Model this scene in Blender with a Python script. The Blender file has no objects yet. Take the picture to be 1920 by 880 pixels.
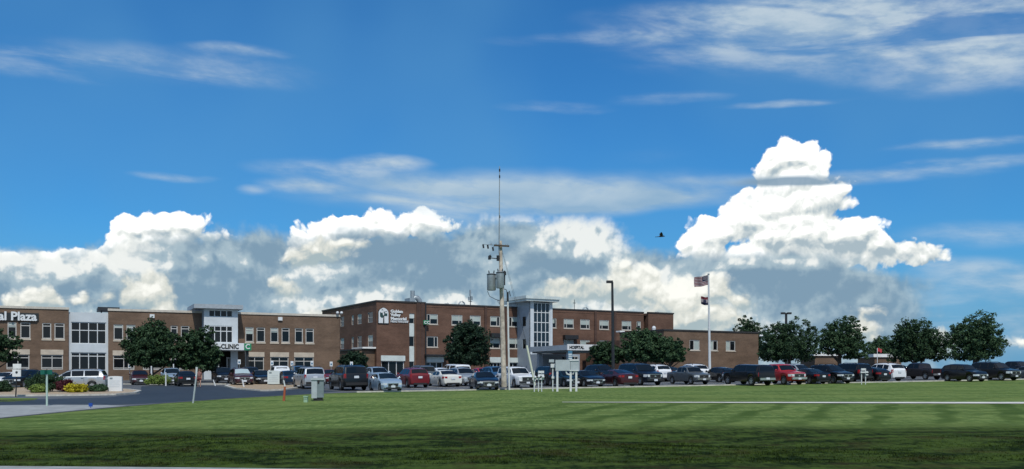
import bpy, bmesh, math, random
import numpy as np
from mathutils import Vector, Matrix

# ------------------------------------------------------------------ camera, sky, sun, exposure
SC = bpy.context.scene
COL = SC.collection
EYE = 3.0                      # camera height in world units; the ground falls away around it
FPX = 1920.0                   # focal length in photo pixels
HZ = 716.0                     # eye level in photo pixels
R = math.radians

cam_data = bpy.data.cameras.new('camera')
cam = bpy.data.objects.new('camera', cam_data)
COL.objects.link(cam)
cam.location = (0, 0, EYE)
cam.rotation_euler = (R(90), 0, 0)
cam_data.sensor_width = 36.0
cam_data.lens = 36.0
cam_data.shift_y = (HZ - 440.0) / 1920.0
cam_data.clip_start = 0.5
cam_data.clip_end = 9000.0
SC.camera = cam

SUN_EL, SUN_AZ = 52.0, 168.0    # azimuth clockwise from +Y (the view direction): behind the camera, a little to its right
sun_dir = Vector((math.cos(R(SUN_EL)) * math.sin(R(SUN_AZ)), math.cos(R(SUN_EL)) * math.cos(R(SUN_AZ)), math.sin(R(SUN_EL))))
sl = bpy.data.lights.new('sun', 'SUN')
sl.energy = 3.0
sl.angle = R(0.6)
sl.color = (1.0, 0.95, 0.87)
so = bpy.data.objects.new('sun', sl)
COL.objects.link(so)
so.rotation_euler = sun_dir.to_track_quat('Z', 'Y').to_euler()

SC.view_settings.view_transform = 'Standard'
SC.view_settings.look = 'None'
SC.view_settings.gamma = 1.0
SC.view_settings.exposure = 0.0
SC.view_settings.use_curve_mapping = False


class NX:
    """tiny expression helper over shader nodes"""
    tree = None

    def __init__(s, sock): s.s = sock

    @staticmethod
    def m(op, *a, clamp=False):
        n = NX.tree.nodes.new('ShaderNodeMath'); n.operation = op; n.use_clamp = clamp
        for i, v in enumerate(a):
            if isinstance(v, NX): NX.tree.links.new(v.s, n.inputs[i])
            else: n.inputs[i].default_value = v
        return NX(n.outputs[0])

    def __add__(s, o): return NX.m('ADD', s, o)
    __radd__ = __add__
    def __sub__(s, o): return NX.m('SUBTRACT', s, o)
    def __rsub__(s, o): return NX.m('SUBTRACT', o, s)
    def __mul__(s, o): return NX.m('MULTIPLY', s, o)
    __rmul__ = __mul__
    def __truediv__(s, o): return NX.m('DIVIDE', s, o)
    def max(s, o): return NX.m('MAXIMUM', s, o)
    def min(s, o): return NX.m('MINIMUM', s, o)
    def smax(s, o, k): return NX.m('SMOOTH_MAX', s, o, k)
    def clamp(s): return NX.m('ADD', s, 0.0, clamp=True)
    def pow(s, e): return NX.m('POWER', s, e)

    def ss(s, a, b, x=0.0, y=1.0):
        n = NX.tree.nodes.new('ShaderNodeMapRange'); n.interpolation_type = 'SMOOTHSTEP'
        NX.tree.links.new(s.s, n.inputs[0])
        for i, v in zip((1, 2, 3, 4), (a, b, x, y)): n.inputs[i].default_value = v
        return NX(n.outputs[0])

    @staticmethod
    def v(op, *a):
        n = NX.tree.nodes.new('ShaderNodeVectorMath'); n.operation = op
        for i, v in enumerate(a):
            if isinstance(v, NX): NX.tree.links.new(v.s, n.inputs[i])
            elif op == 'SCALE' and i == 1: n.inputs[3].default_value = v
            else: n.inputs[i].default_value = v
        return NX(n.outputs[1] if op in ('LENGTH', 'DOT_PRODUCT', 'DISTANCE') else n.outputs[0])

    @staticmethod
    def vscale(a, k):
        n = NX.tree.nodes.new('ShaderNodeVectorMath'); n.operation = 'SCALE'
        NX.tree.links.new(a.s, n.inputs[0])
        if isinstance(k, NX): NX.tree.links.new(k.s, n.inputs[3])
        else: n.inputs[3].default_value = k
        return NX(n.outputs[0])

    @staticmethod
    def xyz(x, y, z=0.0):
        n = NX.tree.nodes.new('ShaderNodeCombineXYZ')
        for i, v in enumerate((x, y, z)):
            if isinstance(v, NX): NX.tree.links.new(v.s, n.inputs[i])
            else: n.inputs[i].default_value = v
        return NX(n.outputs[0])

    @staticmethod
    def noise(p, scale, detail=4.0, rough=0.55, dist=0.0, color=False, dim='2D'):
        n = NX.tree.nodes.new('ShaderNodeTexNoise'); n.noise_dimensions = dim
        NX.tree.links.new(p.s, n.inputs['Vector'])
        n.inputs['Scale'].default_value = scale; n.inputs['Detail'].default_value = detail
        n.inputs['Roughness'].default_value = rough; n.inputs['Distortion'].default_value = dist
        return NX(n.outputs['Color' if color else 0])

    @staticmethod
    def voro(p, scale, detail=2.0, rough=0.5, lac=2.1, feature='F1', smooth=0.3):
        n = NX.tree.nodes.new('ShaderNodeTexVoronoi'); n.voronoi_dimensions = '2D'; n.feature = feature
        NX.tree.links.new(p.s, n.inputs['Vector'])
        n.inputs['Scale'].default_value = scale; n.inputs['Detail'].default_value = detail
        n.inputs['Roughness'].default_value = rough; n.inputs['Lacunarity'].default_value = lac
        if feature == 'SMOOTH_F1': n.inputs['Smoothness'].default_value = smooth
        return NX(n.outputs['Distance'])

    @staticmethod
    def mix(f, a, b):
        n = NX.tree.nodes.new('ShaderNodeMix'); n.data_type = 'RGBA'
        for i, v in ((0, f), (6, a), (7, b)):
            if isinstance(v, NX): NX.tree.links.new(v.s, n.inputs[i])
            elif i == 0: n.inputs[0].default_value = v
            else: n.inputs[i].default_value = (*v, 1.0)
        return NX(n.outputs[2])


def build_world():
    w = bpy.data.worlds.new('World'); SC.world = w; w.use_nodes = True
    w.cycles.sampling_method = 'MANUAL'; w.cycles.sample_map_resolution = 512
    t = w.node_tree; t.nodes.clear(); NX.tree = t
    out = t.nodes.new('ShaderNodeOutputWorld')
    geo = t.nodes.new('ShaderNodeTexCoord')
    sep = t.nodes.new('ShaderNodeSeparateXYZ')
    t.links.new(geo.outputs['Generated'], sep.inputs[0])
    X, Y, Z = (NX(sep.outputs[i]) for i in range(3))
    az = NX.m('ARCTAN2', X, Y)
    el = NX.m('ARCSINE', Z)
    K = 1.92                                              # one unit of P is 1000 photo pixels of angle
    P = NX.xyz(az * K, el * K)

    def c(x, y):                                         # a photo direction as azimuth / elevation
        a = math.atan((x - 960) / FPX); e = math.atan((HZ - y) / FPX * math.cos(a))
        return a * K, e * K

    def blobs(P, lst, k=0.02):
        acc = None
        for (x, y, rx, ry) in lst:
            a, b = c(x, y); rx, ry = rx / 1000, ry / 1000
            q = NX.v('MULTIPLY_ADD', P, (1 / rx, 1 / ry, 0), (-a / rx, -b / ry, 0))
            d = (1.0 - NX.v('LENGTH', q)) * min(rx, ry)
            acc = d if acc is None else acc.smax(d, k)
        return acc

    def soft(P, lst):                                    # sum of soft ellipses with strengths
        acc = None
        for (x, y, rx, ry, s) in lst:
            a, b = c(x, y); rx, ry = rx / 1000, ry / 1000
            q = NX.v('MULTIPLY_ADD', P, (1 / rx, 1 / ry, 0), (-a / rx, -b / ry, 0))
            d = NX.v('LENGTH', q).ss(0.0, 1.35, s, 0.0)
            acc = d if acc is None else acc + d
        return acc

    # --- the clear sky
    sky = t.nodes.new('ShaderNodeTexSky'); sky.sky_type = 'NISHITA'; sky.sun_disc = False
    sky.sun_elevation = R(SUN_EL); sky.sun_rotation = R(SUN_AZ)
    sky.air_density = 1.0; sky.dust_density = 0.6; sky.ozone_density = 2.5
    skyc = NX(sky.outputs[0])
    skyc = NX.v('MULTIPLY', NX.vscale(skyc, 0.100), (0.22, 0.70, 1.10))
    skyc = NX.mix(el.ss(0.0, 0.16, 0.8, 0.0), skyc, (0.15, 0.35, 0.57))
    patch = NX.noise(P, 1.5, 3, 0.5)
    skyc = NX.mix(patch.ss(0.35, 0.7, 0.0, 0.35), skyc, (0.11, 0.33, 0.60))

    # --- thin high cloud
    rot = NX.xyz(az * (K * 1.2) + el * (K * 0.9), el * (K * 7.0) + az * (K * 0.35))
    st = NX.noise(rot, 2.2, 6, 0.52, 0.4)
    wp = NX.v('MULTIPLY_ADD', NX.noise(P, 4.0, 3, 0.55, color=True), (0.09, 0.03, 0), (-0.045, -0.015, 0))
    Pw = NX.v('ADD', P, wp)
    cir = soft(Pw, [(1640, 48, 440, 66, 1.05), (1860, 90, 240, 62, 1.0), (1560, 20, 420, 40, .5), (1170, 72, 200, 14, .55), (1420, 40, 300, 50, .35),
                    (1255, 182, 110, 11, .5), (1480, 191, 95, 7, .5), (440, 95, 90, 10, .40), (320, 125, 240, 30, .30), (20, 97, 55, 12, .6),
                    (120, 112, 80, 12, .35), (318, 334, 75, 8, .5), (480, 360, 30, 9, .35), (640, 322, 140, 22, .6), (590, 350, 85, 15, .75), (725, 305, 75, 13, .75),
                    (1830, 270, 120, 10, .55), (1860, 303, 140, 10, .5), (1660, 330, 170, 14, .5), (1850, 440, 130, 22, .3),
                    (1870, 520, 130, 25, .35), (1700, 610, 350, 60, .35), (1880, 565, 160, 60, .4), (1790, 500, 90, 16, .35), (60, 130, 150, 16, .3), (360, 145, 180, 14, .3), (1220, 290, 80, 14, .2), (1040, 200, 90, 10, .25)])
    fine = NX.noise(NX.xyz(az * (K * 1.0) + el * (K * 0.6), el * (K * 3.2)), 9.0, 5, 0.6)
    cx = cir * st.ss(0.34, 0.64, 0.08, 1.2) * fine.ss(0.25, 0.7, 0.5, 1.25)
    cirm = (cx / (cx * 0.62 + 1.0)) * 1.28
    cirm = cirm.min(0.88)
    col = NX.mix(cirm, skyc, NX.mix(fine.ss(0.3, 0.7), (0.40, 0.53, 0.65), (0.56, 0.66, 0.73)))

    L = (-0.30, 0.90)                                    # where cloud tops face the sun, in azimuth / elevation

    def cumulus(P, lst, vs, amp, dl, k):
        def dens(Q, first):
            w1 = NX.v('MULTIPLY_ADD', NX.noise(Q, 13.0, 4, 0.5, color=True), (0.036, 0.036, 0), (-0.018, -0.018, 0))
            Qw = NX.v('ADD', Q, w1)
            b = blobs(Qw, lst, k)
            v0 = NX.voro(Qw, vs * 0.45, 0.0); v1 = NX.voro(Qw, vs, 2.5, 0.42, 2.2)
            lump = (0.62 - v0) * (amp * 1.3) + (0.62 - v1) * amp
            return b + lump, b.min(0.03) + lump
        d0, h0 = dens(P, True)
        _, h1 = dens(NX.v('ADD', P, (L[0] * dl, L[1] * dl, 0)), False)
        return d0, h0 - h1

    # --- the towering cumulus
    T = [(1490, 342, 62, 34), (1484, 300, 52, 36), (1448, 318, 34, 18), (1522, 306, 30, 26), (1505, 378, 82, 42), (1440, 390, 60, 38), (1553, 374, 38, 34),
         (1400, 415, 66, 40), (1490, 430, 100, 55), (1345, 435, 55, 30), (1290, 462, 40, 22), (1315, 452, 55, 30), (1590, 442, 62, 34),
         (1655, 464, 64, 24), (1710, 482, 46, 11), (1500, 480, 220, 26),
         (300, 425, 58, 34), (345, 424, 48, 30), (243, 432, 40, 34), (392, 444, 36, 12), (250, 470, 50, 40), (300, 460, 70, 34),
         (640, 432, 78, 28), (713, 408, 22, 26), (790, 416, 48, 24), (600, 458, 60, 32), (570, 485, 38, 26), (720, 428, 110, 22), (842, 424, 22, 10),
         (1000, 469, 50, 18), (962, 476, 30, 11), (60, 500, 90, 30), (150, 500, 80, 26)]
    d0, r0 = cumulus(P, T, 36.0, 0.012, 0.011, 0.015)
    am = d0.ss(0.0, 0.006)
    big = NX.noise(P, 7.0, 4, 0.55)
    lit = (r0 * 34.0 + 0.66 + (big - 0.5) * 0.9 - soft(P, [(1600, 470, 160, 30, .5), (1450, 470, 130, 22, .35), (1520, 415, 80, 30, .25), (310, 470, 90, 26, .4)])).clamp()
    cc = NX.mix(lit.ss(0.05, 0.5), (0.40, 0.50, 0.56), (0.80, 0.84, 0.82))
    cc = NX.mix(lit.ss(0.4, 0.85), cc, (1.25, 1.25, 1.22))
    col = NX.mix(am, col, cc)

    # --- the broad grey layer in front of it
    M = [(80, 575, 300, 105), (-40, 540, 160, 70), (420, 555, 270, 122), (430, 470, 130, 34), (720, 545, 280, 118), (960, 530, 270, 125), (1060, 462, 120, 72),
         (1350, 575, 260, 100), (1540, 575, 210, 100), (1230, 565, 200, 92), (900, 670, 1100, 80)]
    fb = NX.noise(P, 7.5, 7, 0.57)
    fs = NX.noise(NX.xyz(az * (K * 0.45), el * K), 11.0, 5, 0.5, 0.3)
    bm = blobs(NX.v('ADD', P, NX.v('MULTIPLY_ADD', NX.noise(P, 6.0, 3, 0.5, color=True), (0.05, 0.03, 0), (-0.025, -0.015, 0))), M, 0.03)
    vq = NX.voro(NX.v('ADD', P, wp), 30.0, 2.5, 0.45, 2.2)
    dm = bm + (fb - 0.5) * 0.05 + (0.6 - vq) * 0.012
    mm = dm.ss(-0.006, 0.026, 0.0, 0.98)
    P2 = NX.v('ADD', P, (L[0] * 0.02, L[1] * 0.02, 0))
    fb2 = NX.noise(P2, 7.5, 7, 0.57)
    vm = NX.voro(NX.v('ADD', P, wp), 17.0, 2.5, 0.5, 2.2); vm2 = NX.voro(NX.v('ADD', P2, wp), 17.0, 2.5, 0.5, 2.2)
    tone = (fb - fb2) * 1.6 + (fs - 0.5) * 1.0 + 0.27 \
        + 1.3 * soft(P, [(90, 500, 150, 36, .42), (60, 560, 60, 40, .15), (1080, 430, 120, 55, .55), (1130, 470, 70, 50, .35), (560, 500, 60, 40, .35), (250, 480, 70, 40, .55),
                   (640, 500, 90, 16, .25), (720, 575, 230, 40, .40), (1180, 550, 120, 60, .50), (1320, 580, 120, 60, .4), (1100, 560, 160, 40, .25), (1500, 492, 180, 14, .35),
                   (400, 490, 60, 22, .25), (1650, 505, 80, 20, .35), (980, 400, 160, 26, .35)]) \
        - 1.0 * soft(P, [(760, 480, 200, 55, .30), (1090, 502, 120, 15, .42), (1480, 545, 260, 60, .22), (150, 545, 180, 36, .25), (420, 560, 150, 60, .25),
                   (1660, 580, 200, 70, .22), (480, 480, 60, 20, .2), (880, 540, 150, 20, .15), (380, 455, 70, 16, .25), (505, 460, 50, 20, .2)])
    vq2 = NX.voro(NX.v('ADD', P2, wp), 30.0, 2.5, 0.45, 2.2)
    tone = tone + ((vm2 - vm) * 0.55 + (vq2 - vq) * 0.35) * tone.ss(0.1, 0.6, 0.5, 1.0)
    mc = NX.mix(tone.ss(0.0, 0.48), (0.215, 0.335, 0.445), (0.38, 0.50, 0.575))
    mc = NX.mix(tone.ss(0.46, 0.90), mc, (0.86, 0.89, 0.87))
    edge = az.ss(0.33, 0.50, 1.0, 0.0)                   # the layer thins out to blue on the right
    col = NX.mix(mm * edge, col, mc)

    # --- small heaps below
    C = [(600, 468, 50, 26), (566, 488, 36, 22), (640, 455, 40, 16), (70, 558, 38, 26), (40, 574, 32, 16), (150, 562, 20, 16), (205, 560, 14, 10), (278, 550, 50, 36), (305, 580, 34, 24), (568, 587, 16, 12), (600, 592, 14, 9), (545, 545, 26, 22), (520, 530, 12, 12),
         (1270, 560, 60, 42), (1338, 545, 40, 36), (1392, 566, 34, 20), (1180, 540, 60, 40), (1300, 600, 90, 34), (1400, 610, 40, 22), (1616, 622, 32, 24), (1630, 585, 20, 10),
         (1770, 645, 36, 30), (1060, 552, 70, 30), (1908, 640, 20, 8), (1210, 510, 34, 22), (1170, 500, 20, 12)]
    d2, r2 = cumulus(P, C, 40.0, 0.011, 0.010, 0.012)
    l2 = (r2 * 34.0 + 0.45 + (fb - 0.5) * 1.8).clamp()
    c2 = NX.mix(l2.ss(0.1, 0.6), (0.40, 0.50, 0.53), (0.72, 0.74, 0.68))
    c2 = NX.mix(l2.ss(0.5, 1.0), c2, (1.02, 1.02, 0.95))
    col = NX.mix(d2.ss(-0.002, 0.012, 0.0, 0.95), col, c2)

    # --- flat veils across the front
    ln = soft(Pw, [(1010, 362, 420, 38, 1.1), (900, 400, 200, 26, .6), (1090, 385, 200, 20, .7), (1270, 375, 170, 20, .6), (800, 350, 140, 20, .35), (730, 378, 110, 10, .45), (1390, 340, 200, 12, .5)])
    lnm = (ln * st.ss(0.25, 0.6, 0.35, 1.15) * fine.ss(0.3, 0.65, 0.7, 1.1)).clamp() * 0.9
    lc = NX.mix((fs - 0.5) * 2.2 + 0.5 - soft(P, [(1080, 395, 100, 10, .5), (1200, 385, 150, 12, .3)]), (0.30, 0.46, 0.62), (0.55, 0.66, 0.73))
    col = NX.mix(lnm, col, lc)
    dk = (soft(Pw, [(1490, 341, 105, 10, 1.5), (1560, 344, 80, 6, .6)])).clamp() * 0.9
    col = NX.mix(dk, col, (0.22, 0.34, 0.46))

    # --- open cloud over the rest of the sky, behind and above the viewer
    far = NX.noise(NX(geo.outputs['Generated']), 2.6, 6, 0.6, dim='3D')
    farm = far.ss(0.46, 0.62, 0.0, 0.75) * NX.m('ABSOLUTE', az).ss(0.62, 0.9)
    col = NX.mix(farm, col, (0.75, 0.78, 0.80))
    # below eye level (hidden by the ground): plain haze
    col = NX.mix(el.ss(-0.02, 0.005, 1.0, 0.0), col, (0.25, 0.33, 0.38))

    bg = t.nodes.new('ShaderNodeBackground'); bg.inputs[1].default_value = 1.0
    t.links.new(col.s, bg.inputs[0]); t.links.new(bg.outputs[0], out.inputs[0])


build_world()

# ------------------------------------------------------------------ helpers: frames, terrain, meshes, materials
TH = R(24.0); CT, ST = math.cos(TH), math.sin(TH)       # the clinic and the car park are turned 24 degrees
TH2 = R(29.0); C2, S2 = math.cos(TH2), math.sin(TH2)    # the hospital a little more


def uv(x, y): return x * CT + y * ST, -x * ST + y * CT
def xy(u, v): return u * CT - v * ST, u * ST + v * CT
def xy2(u, v): return u * C2 - v * S2, u * S2 + v * C2


def plane(x, y):
    u, v = uv(x, y)
    return EYE - 0.75 + 0.0145 * (u - 21.6) + 0.021 * (v - 83.0)


def undul(x, y):
    """gentle swells of the lawn, none under the paving"""
    u, v = uv(x, y)
    k = max(0.0, min(1.0, (44.0 - y) / 8.0)) * max(0.0, min(1.0, (y - 28.0) / 5.0)) * max(0.0, min(1.0, (x + 16) / 8.0))
    return k * (0.10 * math.sin(x * 0.21 + 0.7) * math.sin(y * 0.33) + 0.05 * math.sin(x * 0.53 + y * 0.4))


def gz(x, y):
    """height of the ground: one long slope rising away from the viewer, level beyond the site"""
    p = plane(x, y); cap = EYE + 0.9
    if p > cap - 0.5: p = cap - 0.5 + 0.5 * math.tanh((p - cap + 0.5) / 0.5)
    if p < EYE - 4.0: p = EYE - 4.0
    return p + undul(x, y)


def at(px, d):
    """a point of the ground seen at photo column px, d metres away"""
    x = (px - 960.0) / FPX * d
    return Vector((x, d, gz(x, d)))


def zof(y, d): return EYE + (HZ - y) / FPX * d


def ground_hit(px, y):
    s = (px - 960.0) / FPX; lo, hi = 8.0, 400.0
    for _ in range(60):
        m = (lo + hi) / 2
        if plane(s * m, m) < zof(y, m): lo = m
        else: hi = m
    return (s * lo, lo)


class MB:
    """collects shapes into one mesh object"""
    def __init__(s): s.v, s.f, s.mi, s.cur = [], [], [], 0

    def m(s, i): s.cur = i; return s

    def face(s, pts):
        b = len(s.v); s.v += [tuple(p) for p in pts]; s.f.append(tuple(range(b, b + len(pts)))); s.mi.append(s.cur)
        return s

    def raw(s, verts, faces):
        b = len(s.v); s.v += [tuple(p) for p in verts]
        for f in faces: s.f.append(tuple(i + b for i in f)); s.mi.append(s.cur)
        return s

    def box(s, x0, x1, y0, y1, z0, z1, M=None):
        vs = [Vector(p) for p in ((x0, y0, z0), (x1, y0, z0), (x1, y1, z0), (x0, y1, z0), (x0, y0, z1), (x1, y0, z1), (x1, y1, z1), (x0, y1, z1))]
        if M: vs = [M @ p for p in vs]
        return s.raw(vs, [(0, 3, 2, 1), (4, 5, 6, 7), (0, 1, 5, 4), (1, 2, 6, 5), (2, 3, 7, 6), (3, 0, 4, 7)])

    def cbox(s, c, sx, sy, sz, M=None):
        return s.box(c[0] - sx / 2, c[0] + sx / 2, c[1] - sy / 2, c[1] + sy / 2, c[2] - sz / 2, c[2] + sz / 2, M)

    def tube(s, pts, rad, n=10, caps=True):
        pts = [Vector(p) for p in pts]
        if not isinstance(rad, (list, tuple)): rad = [rad] * len(pts)
        rings = []; ref = None
        for i, p in enumerate(pts):
            d = (pts[min(i + 1, len(pts) - 1)] - pts[max(i - 1, 0)]).normalized()
            if ref is None: ref = Vector((0, 0, 1)) if abs(d.z) < 0.9 else Vector((1, 0, 0))
            a = d.cross(ref).normalized(); b = d.cross(a)
            rings.append([p + (a * math.cos(2 * math.pi * k / n) + b * math.sin(2 * math.pi * k / n)) * rad[i] for k in range(n)])
        vs = [q for r in rings for q in r]
        fs = [(i * n + k, (i + 1) * n + k, (i + 1) * n + (k + 1) % n, i * n + (k + 1) % n) for i in range(len(pts) - 1) for k in range(n)]
        if caps: fs += [tuple(range(n)), tuple(range((len(pts) - 1) * n + n - 1, (len(pts) - 1) * n - 1, -1))]
        return s.raw(vs, fs)

    def prism(s, outline, y0, y1):
        """outline in x,z pushed from y0 to y1"""
        n = len(outline)
        vs = [(x, y0, z) for x, z in outline] + [(x, y1, z) for x, z in outline]
        return s.raw(vs, [tuple(range(n)), tuple(range(2 * n - 1, n - 1, -1))] + [(i, n + i, n + (i + 1) % n, (i + 1) % n) for i in range(n)])

    def slab(s, outline, z0, z1):
        """outline in x,y raised from z0 to z1"""
        n = len(outline)
        vs = [(x, y, z0) for x, y in outline] + [(x, y, z1) for x, y in outline]
        return s.raw(vs, [tuple(range(n - 1, -1, -1)), tuple(range(n, 2 * n))] + [(i, (i + 1) % n, n + (i + 1) % n, n + i) for i in range(n)])

    def ball(s, c, rx, ry, rz, nu=12, nv=8):
        vs = []; fs = []
        for j in range(nv + 1):
            th = math.pi * j / nv
            for i in range(nu):
                ph = 2 * math.pi * i / nu
                vs.append((c[0] + rx * math.sin(th) * math.cos(ph), c[1] + ry * math.sin(th) * math.sin(ph), c[2] + rz * math.cos(th)))
        for j in range(nv):
            for i in range(nu):
                fs.append((j * nu + i, (j + 1) * nu + i, (j + 1) * nu + (i + 1) % nu, j * nu + (i + 1) % nu))
        return s.raw(vs, fs)

    def mesh(s, name, mats, smooth=False, ang=35):
        me = bpy.data.meshes.new(name)
        me.from_pydata(s.v, [], s.f); me.update()
        bm = bmesh.new(); bm.from_mesh(me)
        bmesh.ops.remove_doubles(bm, verts=bm.verts, dist=0.0004) if smooth else None
        bmesh.ops.recalc_face_normals(bm, faces=bm.faces) if smooth else None
        bm.to_mesh(me); bm.free()
        for m in (mats if isinstance(mats, (list, tuple)) else [mats]): me.materials.append(m)
        if len(me.polygons) == len(s.mi): me.polygons.foreach_set('material_index', s.mi)
        if smooth:
            me.polygons.foreach_set('use_smooth', [True] * len(me.polygons)); me.set_sharp_from_angle(angle=R(ang))
        me.update()
        return me

    def build(s, name, mats, parent=None, smooth=False, ang=35, loc=None):
        o = bpy.data.objects.new(name, s.mesh(name, mats, smooth, ang)); COL.objects.link(o)
        if parent: o.parent = parent
        if loc is not None: o.location = loc
        return o


def tag(o, label=None, cat=None, group=None, kind=None):
    if label: o['label'] = label
    if cat: o['category'] = cat
    if group: o['group'] = group
    if kind: o['kind'] = kind
    return o


def thing(name, label, cat, loc=(0, 0, 0), rz=0.0, group=None):
    o = bpy.data.objects.new(name, None); COL.objects.link(o); o.empty_display_size = 0.3
    o.location = loc; o.rotation_euler = (0, 0, rz)
    return tag(o, label, cat, group)


def copy_tree(o, parent=None):
    c = o.copy(); COL.objects.link(c); c.parent = parent
    for ch in o.children: copy_tree(ch, c)
    return c


# ---- materials
def mat(name, col, rough=0.6, metal=0.0, var=0.0, vscale=3.0, bump=0.0, bscale=20.0, spec=0.5, coat=0.0, emit=None, estr=0.0, trans=0.0):
    m = bpy.data.materials.new(name); m.use_nodes = True; nt = m.node_tree; NX.tree = nt
    b = nt.nodes['Principled BSDF']
    b.inputs['Base Color'].default_value = (*col, 1); b.inputs['Roughness'].default_value = rough; b.inputs['Metallic'].default_value = metal
    b.inputs['Specular IOR Level'].default_value = spec; b.inputs['Coat Weight'].default_value = coat; b.inputs['Coat Roughness'].default_value = 0.06
    if emit: b.inputs['Emission Color'].default_value = (*emit, 1); b.inputs['Emission Strength'].default_value = estr
    if var or bump:
        tc = nt.nodes.new('ShaderNodeTexCoord'); O = NX(tc.outputs['Object'])
        if var:
            n = NX.noise(O, vscale, 5, 0.6, dim='3D')
            lo = tuple(max(0, c * (1 - var)) for c in col); hi = tuple(c * (1 + var) for c in col)
            nt.links.new(NX.mix(n.ss(0.3, 0.7), lo, hi).s, b.inputs['Base Color'])
        if bump:
            n = NX.noise(O, bscale, 4, 0.6, dim='3D')
            bp = nt.nodes.new('ShaderNodeBump'); bp.inputs['Strength'].default_value = bump; bp.inputs['Distance'].default_value = 0.02
            nt.links.new(n.s, bp.inputs['Height']); nt.links.new(bp.outputs[0], b.inputs['Normal'])
    return m


def brick_mat(name, c1, c2, mortar, axis='X'):
    m = bpy.data.materials.new(name); m.use_nodes = True; nt = m.node_tree; NX.tree = nt
    b = nt.nodes['Principled BSDF']; b.inputs['Roughness'].default_value = 0.85; b.inputs['Specular IOR Level'].default_value = 0.25
    tc = nt.nodes.new('ShaderNodeTexCoord'); sp = nt.nodes.new('ShaderNodeSeparateXYZ'); nt.links.new(tc.outputs['Object'], sp.inputs[0])
    X, Y, Z = (NX(sp.outputs[i]) for i in range(3))
    W = NX.xyz(X + Y, Z)
    br = nt.nodes.new('ShaderNodeTexBrick'); nt.links.new(W.s, br.inputs['Vector'])
    br.inputs['Color1'].default_value = (*c1, 1); br.inputs['Color2'].default_value = (*c2, 1); br.inputs['Mortar'].default_value = (*mortar, 1)
    br.inputs['Scale'].default_value = 1.0; br.inputs['Brick Width'].default_value = 0.24; br.inputs['Row Height'].default_value = 0.08
    br.inputs['Mortar Size'].default_value = 0.008; br.inputs['Bias'].default_value = -0.1
    big = NX.noise(NX.xyz(X + Y, Z * 1.6), 0.35, 5, 0.62)
    course = NX.noise(NX.xyz((X + Y) * 0.12, Z), 2.2, 3, 0.6)
    k = big.ss(0.25, 0.75, 0.80, 1.18) * course.ss(0.3, 0.7, 0.93, 1.06)
    nt.links.new(NX.vscale(NX(br.outputs[0]), k).s, b.inputs['Base Color'])
    return m


MAT = {}
def M_(k, *a, **kw):
    MAT[k] = mat(k, *a, **kw); return MAT[k]


M_('concrete', (0.30, 0.31, 0.30), 0.85, var=0.18, vscale=1.5)
M_('walk', (0.62, 0.60, 0.54), 0.85, var=0.15, vscale=1.0)
M_('kerb', (0.48, 0.46, 0.40), 0.85, var=0.2, vscale=2.0)
M_('gravel', (0.40, 0.31, 0.21), 0.9, var=0.35, vscale=9.0, bump=0.6, bscale=30)
M_('mulch', (0.36, 0.27, 0.17), 0.9, var=0.35, vscale=8.0)
M_('paint_white', (0.75, 0.75, 0.72), 0.6, var=0.12, vscale=2)
M_('white_metal', (0.60, 0.62, 0.62), 0.45, var=0.05)
M_('white_panel', (0.54, 0.58, 0.60), 0.45, var=0.06, vscale=0.8)
M_('grey_panel', (0.34, 0.40, 0.45), 0.5, var=0.08, vscale=0.8)
M_('pale_panel', (0.56, 0.62, 0.60), 0.5, var=0.10, vscale=0.9)
M_('roof_grey', (0.33, 0.37, 0.40), 0.6, var=0.1)
M_('stone', (0.50, 0.43, 0.34), 0.8, var=0.12, vscale=1.2)
M_('coping', (0.52, 0.48, 0.41), 0.7, var=0.1)
M_('dark_coping', (0.035, 0.033, 0.032), 0.6, var=0.2)
M_('dark_metal', (0.018, 0.019, 0.021), 0.5, var=0.2)
M_('glass', (0.008, 0.010, 0.012), 0.06, spec=0.35)
M_('blind', (0.38, 0.44, 0.41), 0.7, var=0.12, vscale=0.6)
M_('blue_glass', (0.012, 0.022, 0.032), 0.08, spec=0.5)
M_('frame', (0.48, 0.47, 0.44), 0.5, var=0.06)
M_('interior', (0.02, 0.018, 0.016), 0.9)
M_('galv', (0.30, 0.34, 0.36), 0.5, metal=0.4, var=0.15)
M_('steel_grey', (0.42, 0.46, 0.47), 0.5, metal=0.2, var=0.08)
M_('slate_box', (0.17, 0.21, 0.22), 0.5, var=0.12, vscale=3)
M_('wood_pole', (0.46, 0.40, 0.33), 0.9, var=0.35, vscale=2.2)
M_('black', (0.008, 0.008, 0.009), 0.6)
M_('rubber', (0.012, 0.012, 0.012), 0.8)
M_('orange', (0.36, 0.085, 0.032), 0.6, var=0.1)
M_('sage', (0.28, 0.42, 0.28), 0.6, var=0.06)
M_('green_sign', (0.006, 0.11, 0.075), 0.5)
M_('green_logo', (0.01, 0.22, 0.09), 0.5)
M_('pale_green', (0.42, 0.54, 0.46), 0.5, metal=0.1)
M_('letter_white', (0.68, 0.70, 0.70), 0.5)
M_('guard_cream', (0.52, 0.54, 0.42), 0.6, var=.08)
M_('letter_black', (0.015, 0.02, 0.022), 0.5)
M_('bark', (0.07, 0.055, 0.042), 0.9, var=0.3)
M_('blue_paint', (0.01, 0.06, 0.30), 0.5)
M_('blue_sign', (0.05, 0.16, 0.26), 0.5)

BRICK_T = brick_mat('brick_tan', (0.158, 0.100, 0.064), (0.125, 0.078, 0.050), (0.18, 0.14, 0.11))
BRICK_R = brick_mat('brick_red', (0.140, 0.074, 0.050), (0.108, 0.055, 0.037), (0.15, 0.105, 0.08))
BRICK_D = brick_mat('brick_dark', (0.085, 0.048, 0.038), (0.068, 0.038, 0.030), (0.10, 0.07, 0.055))


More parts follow.
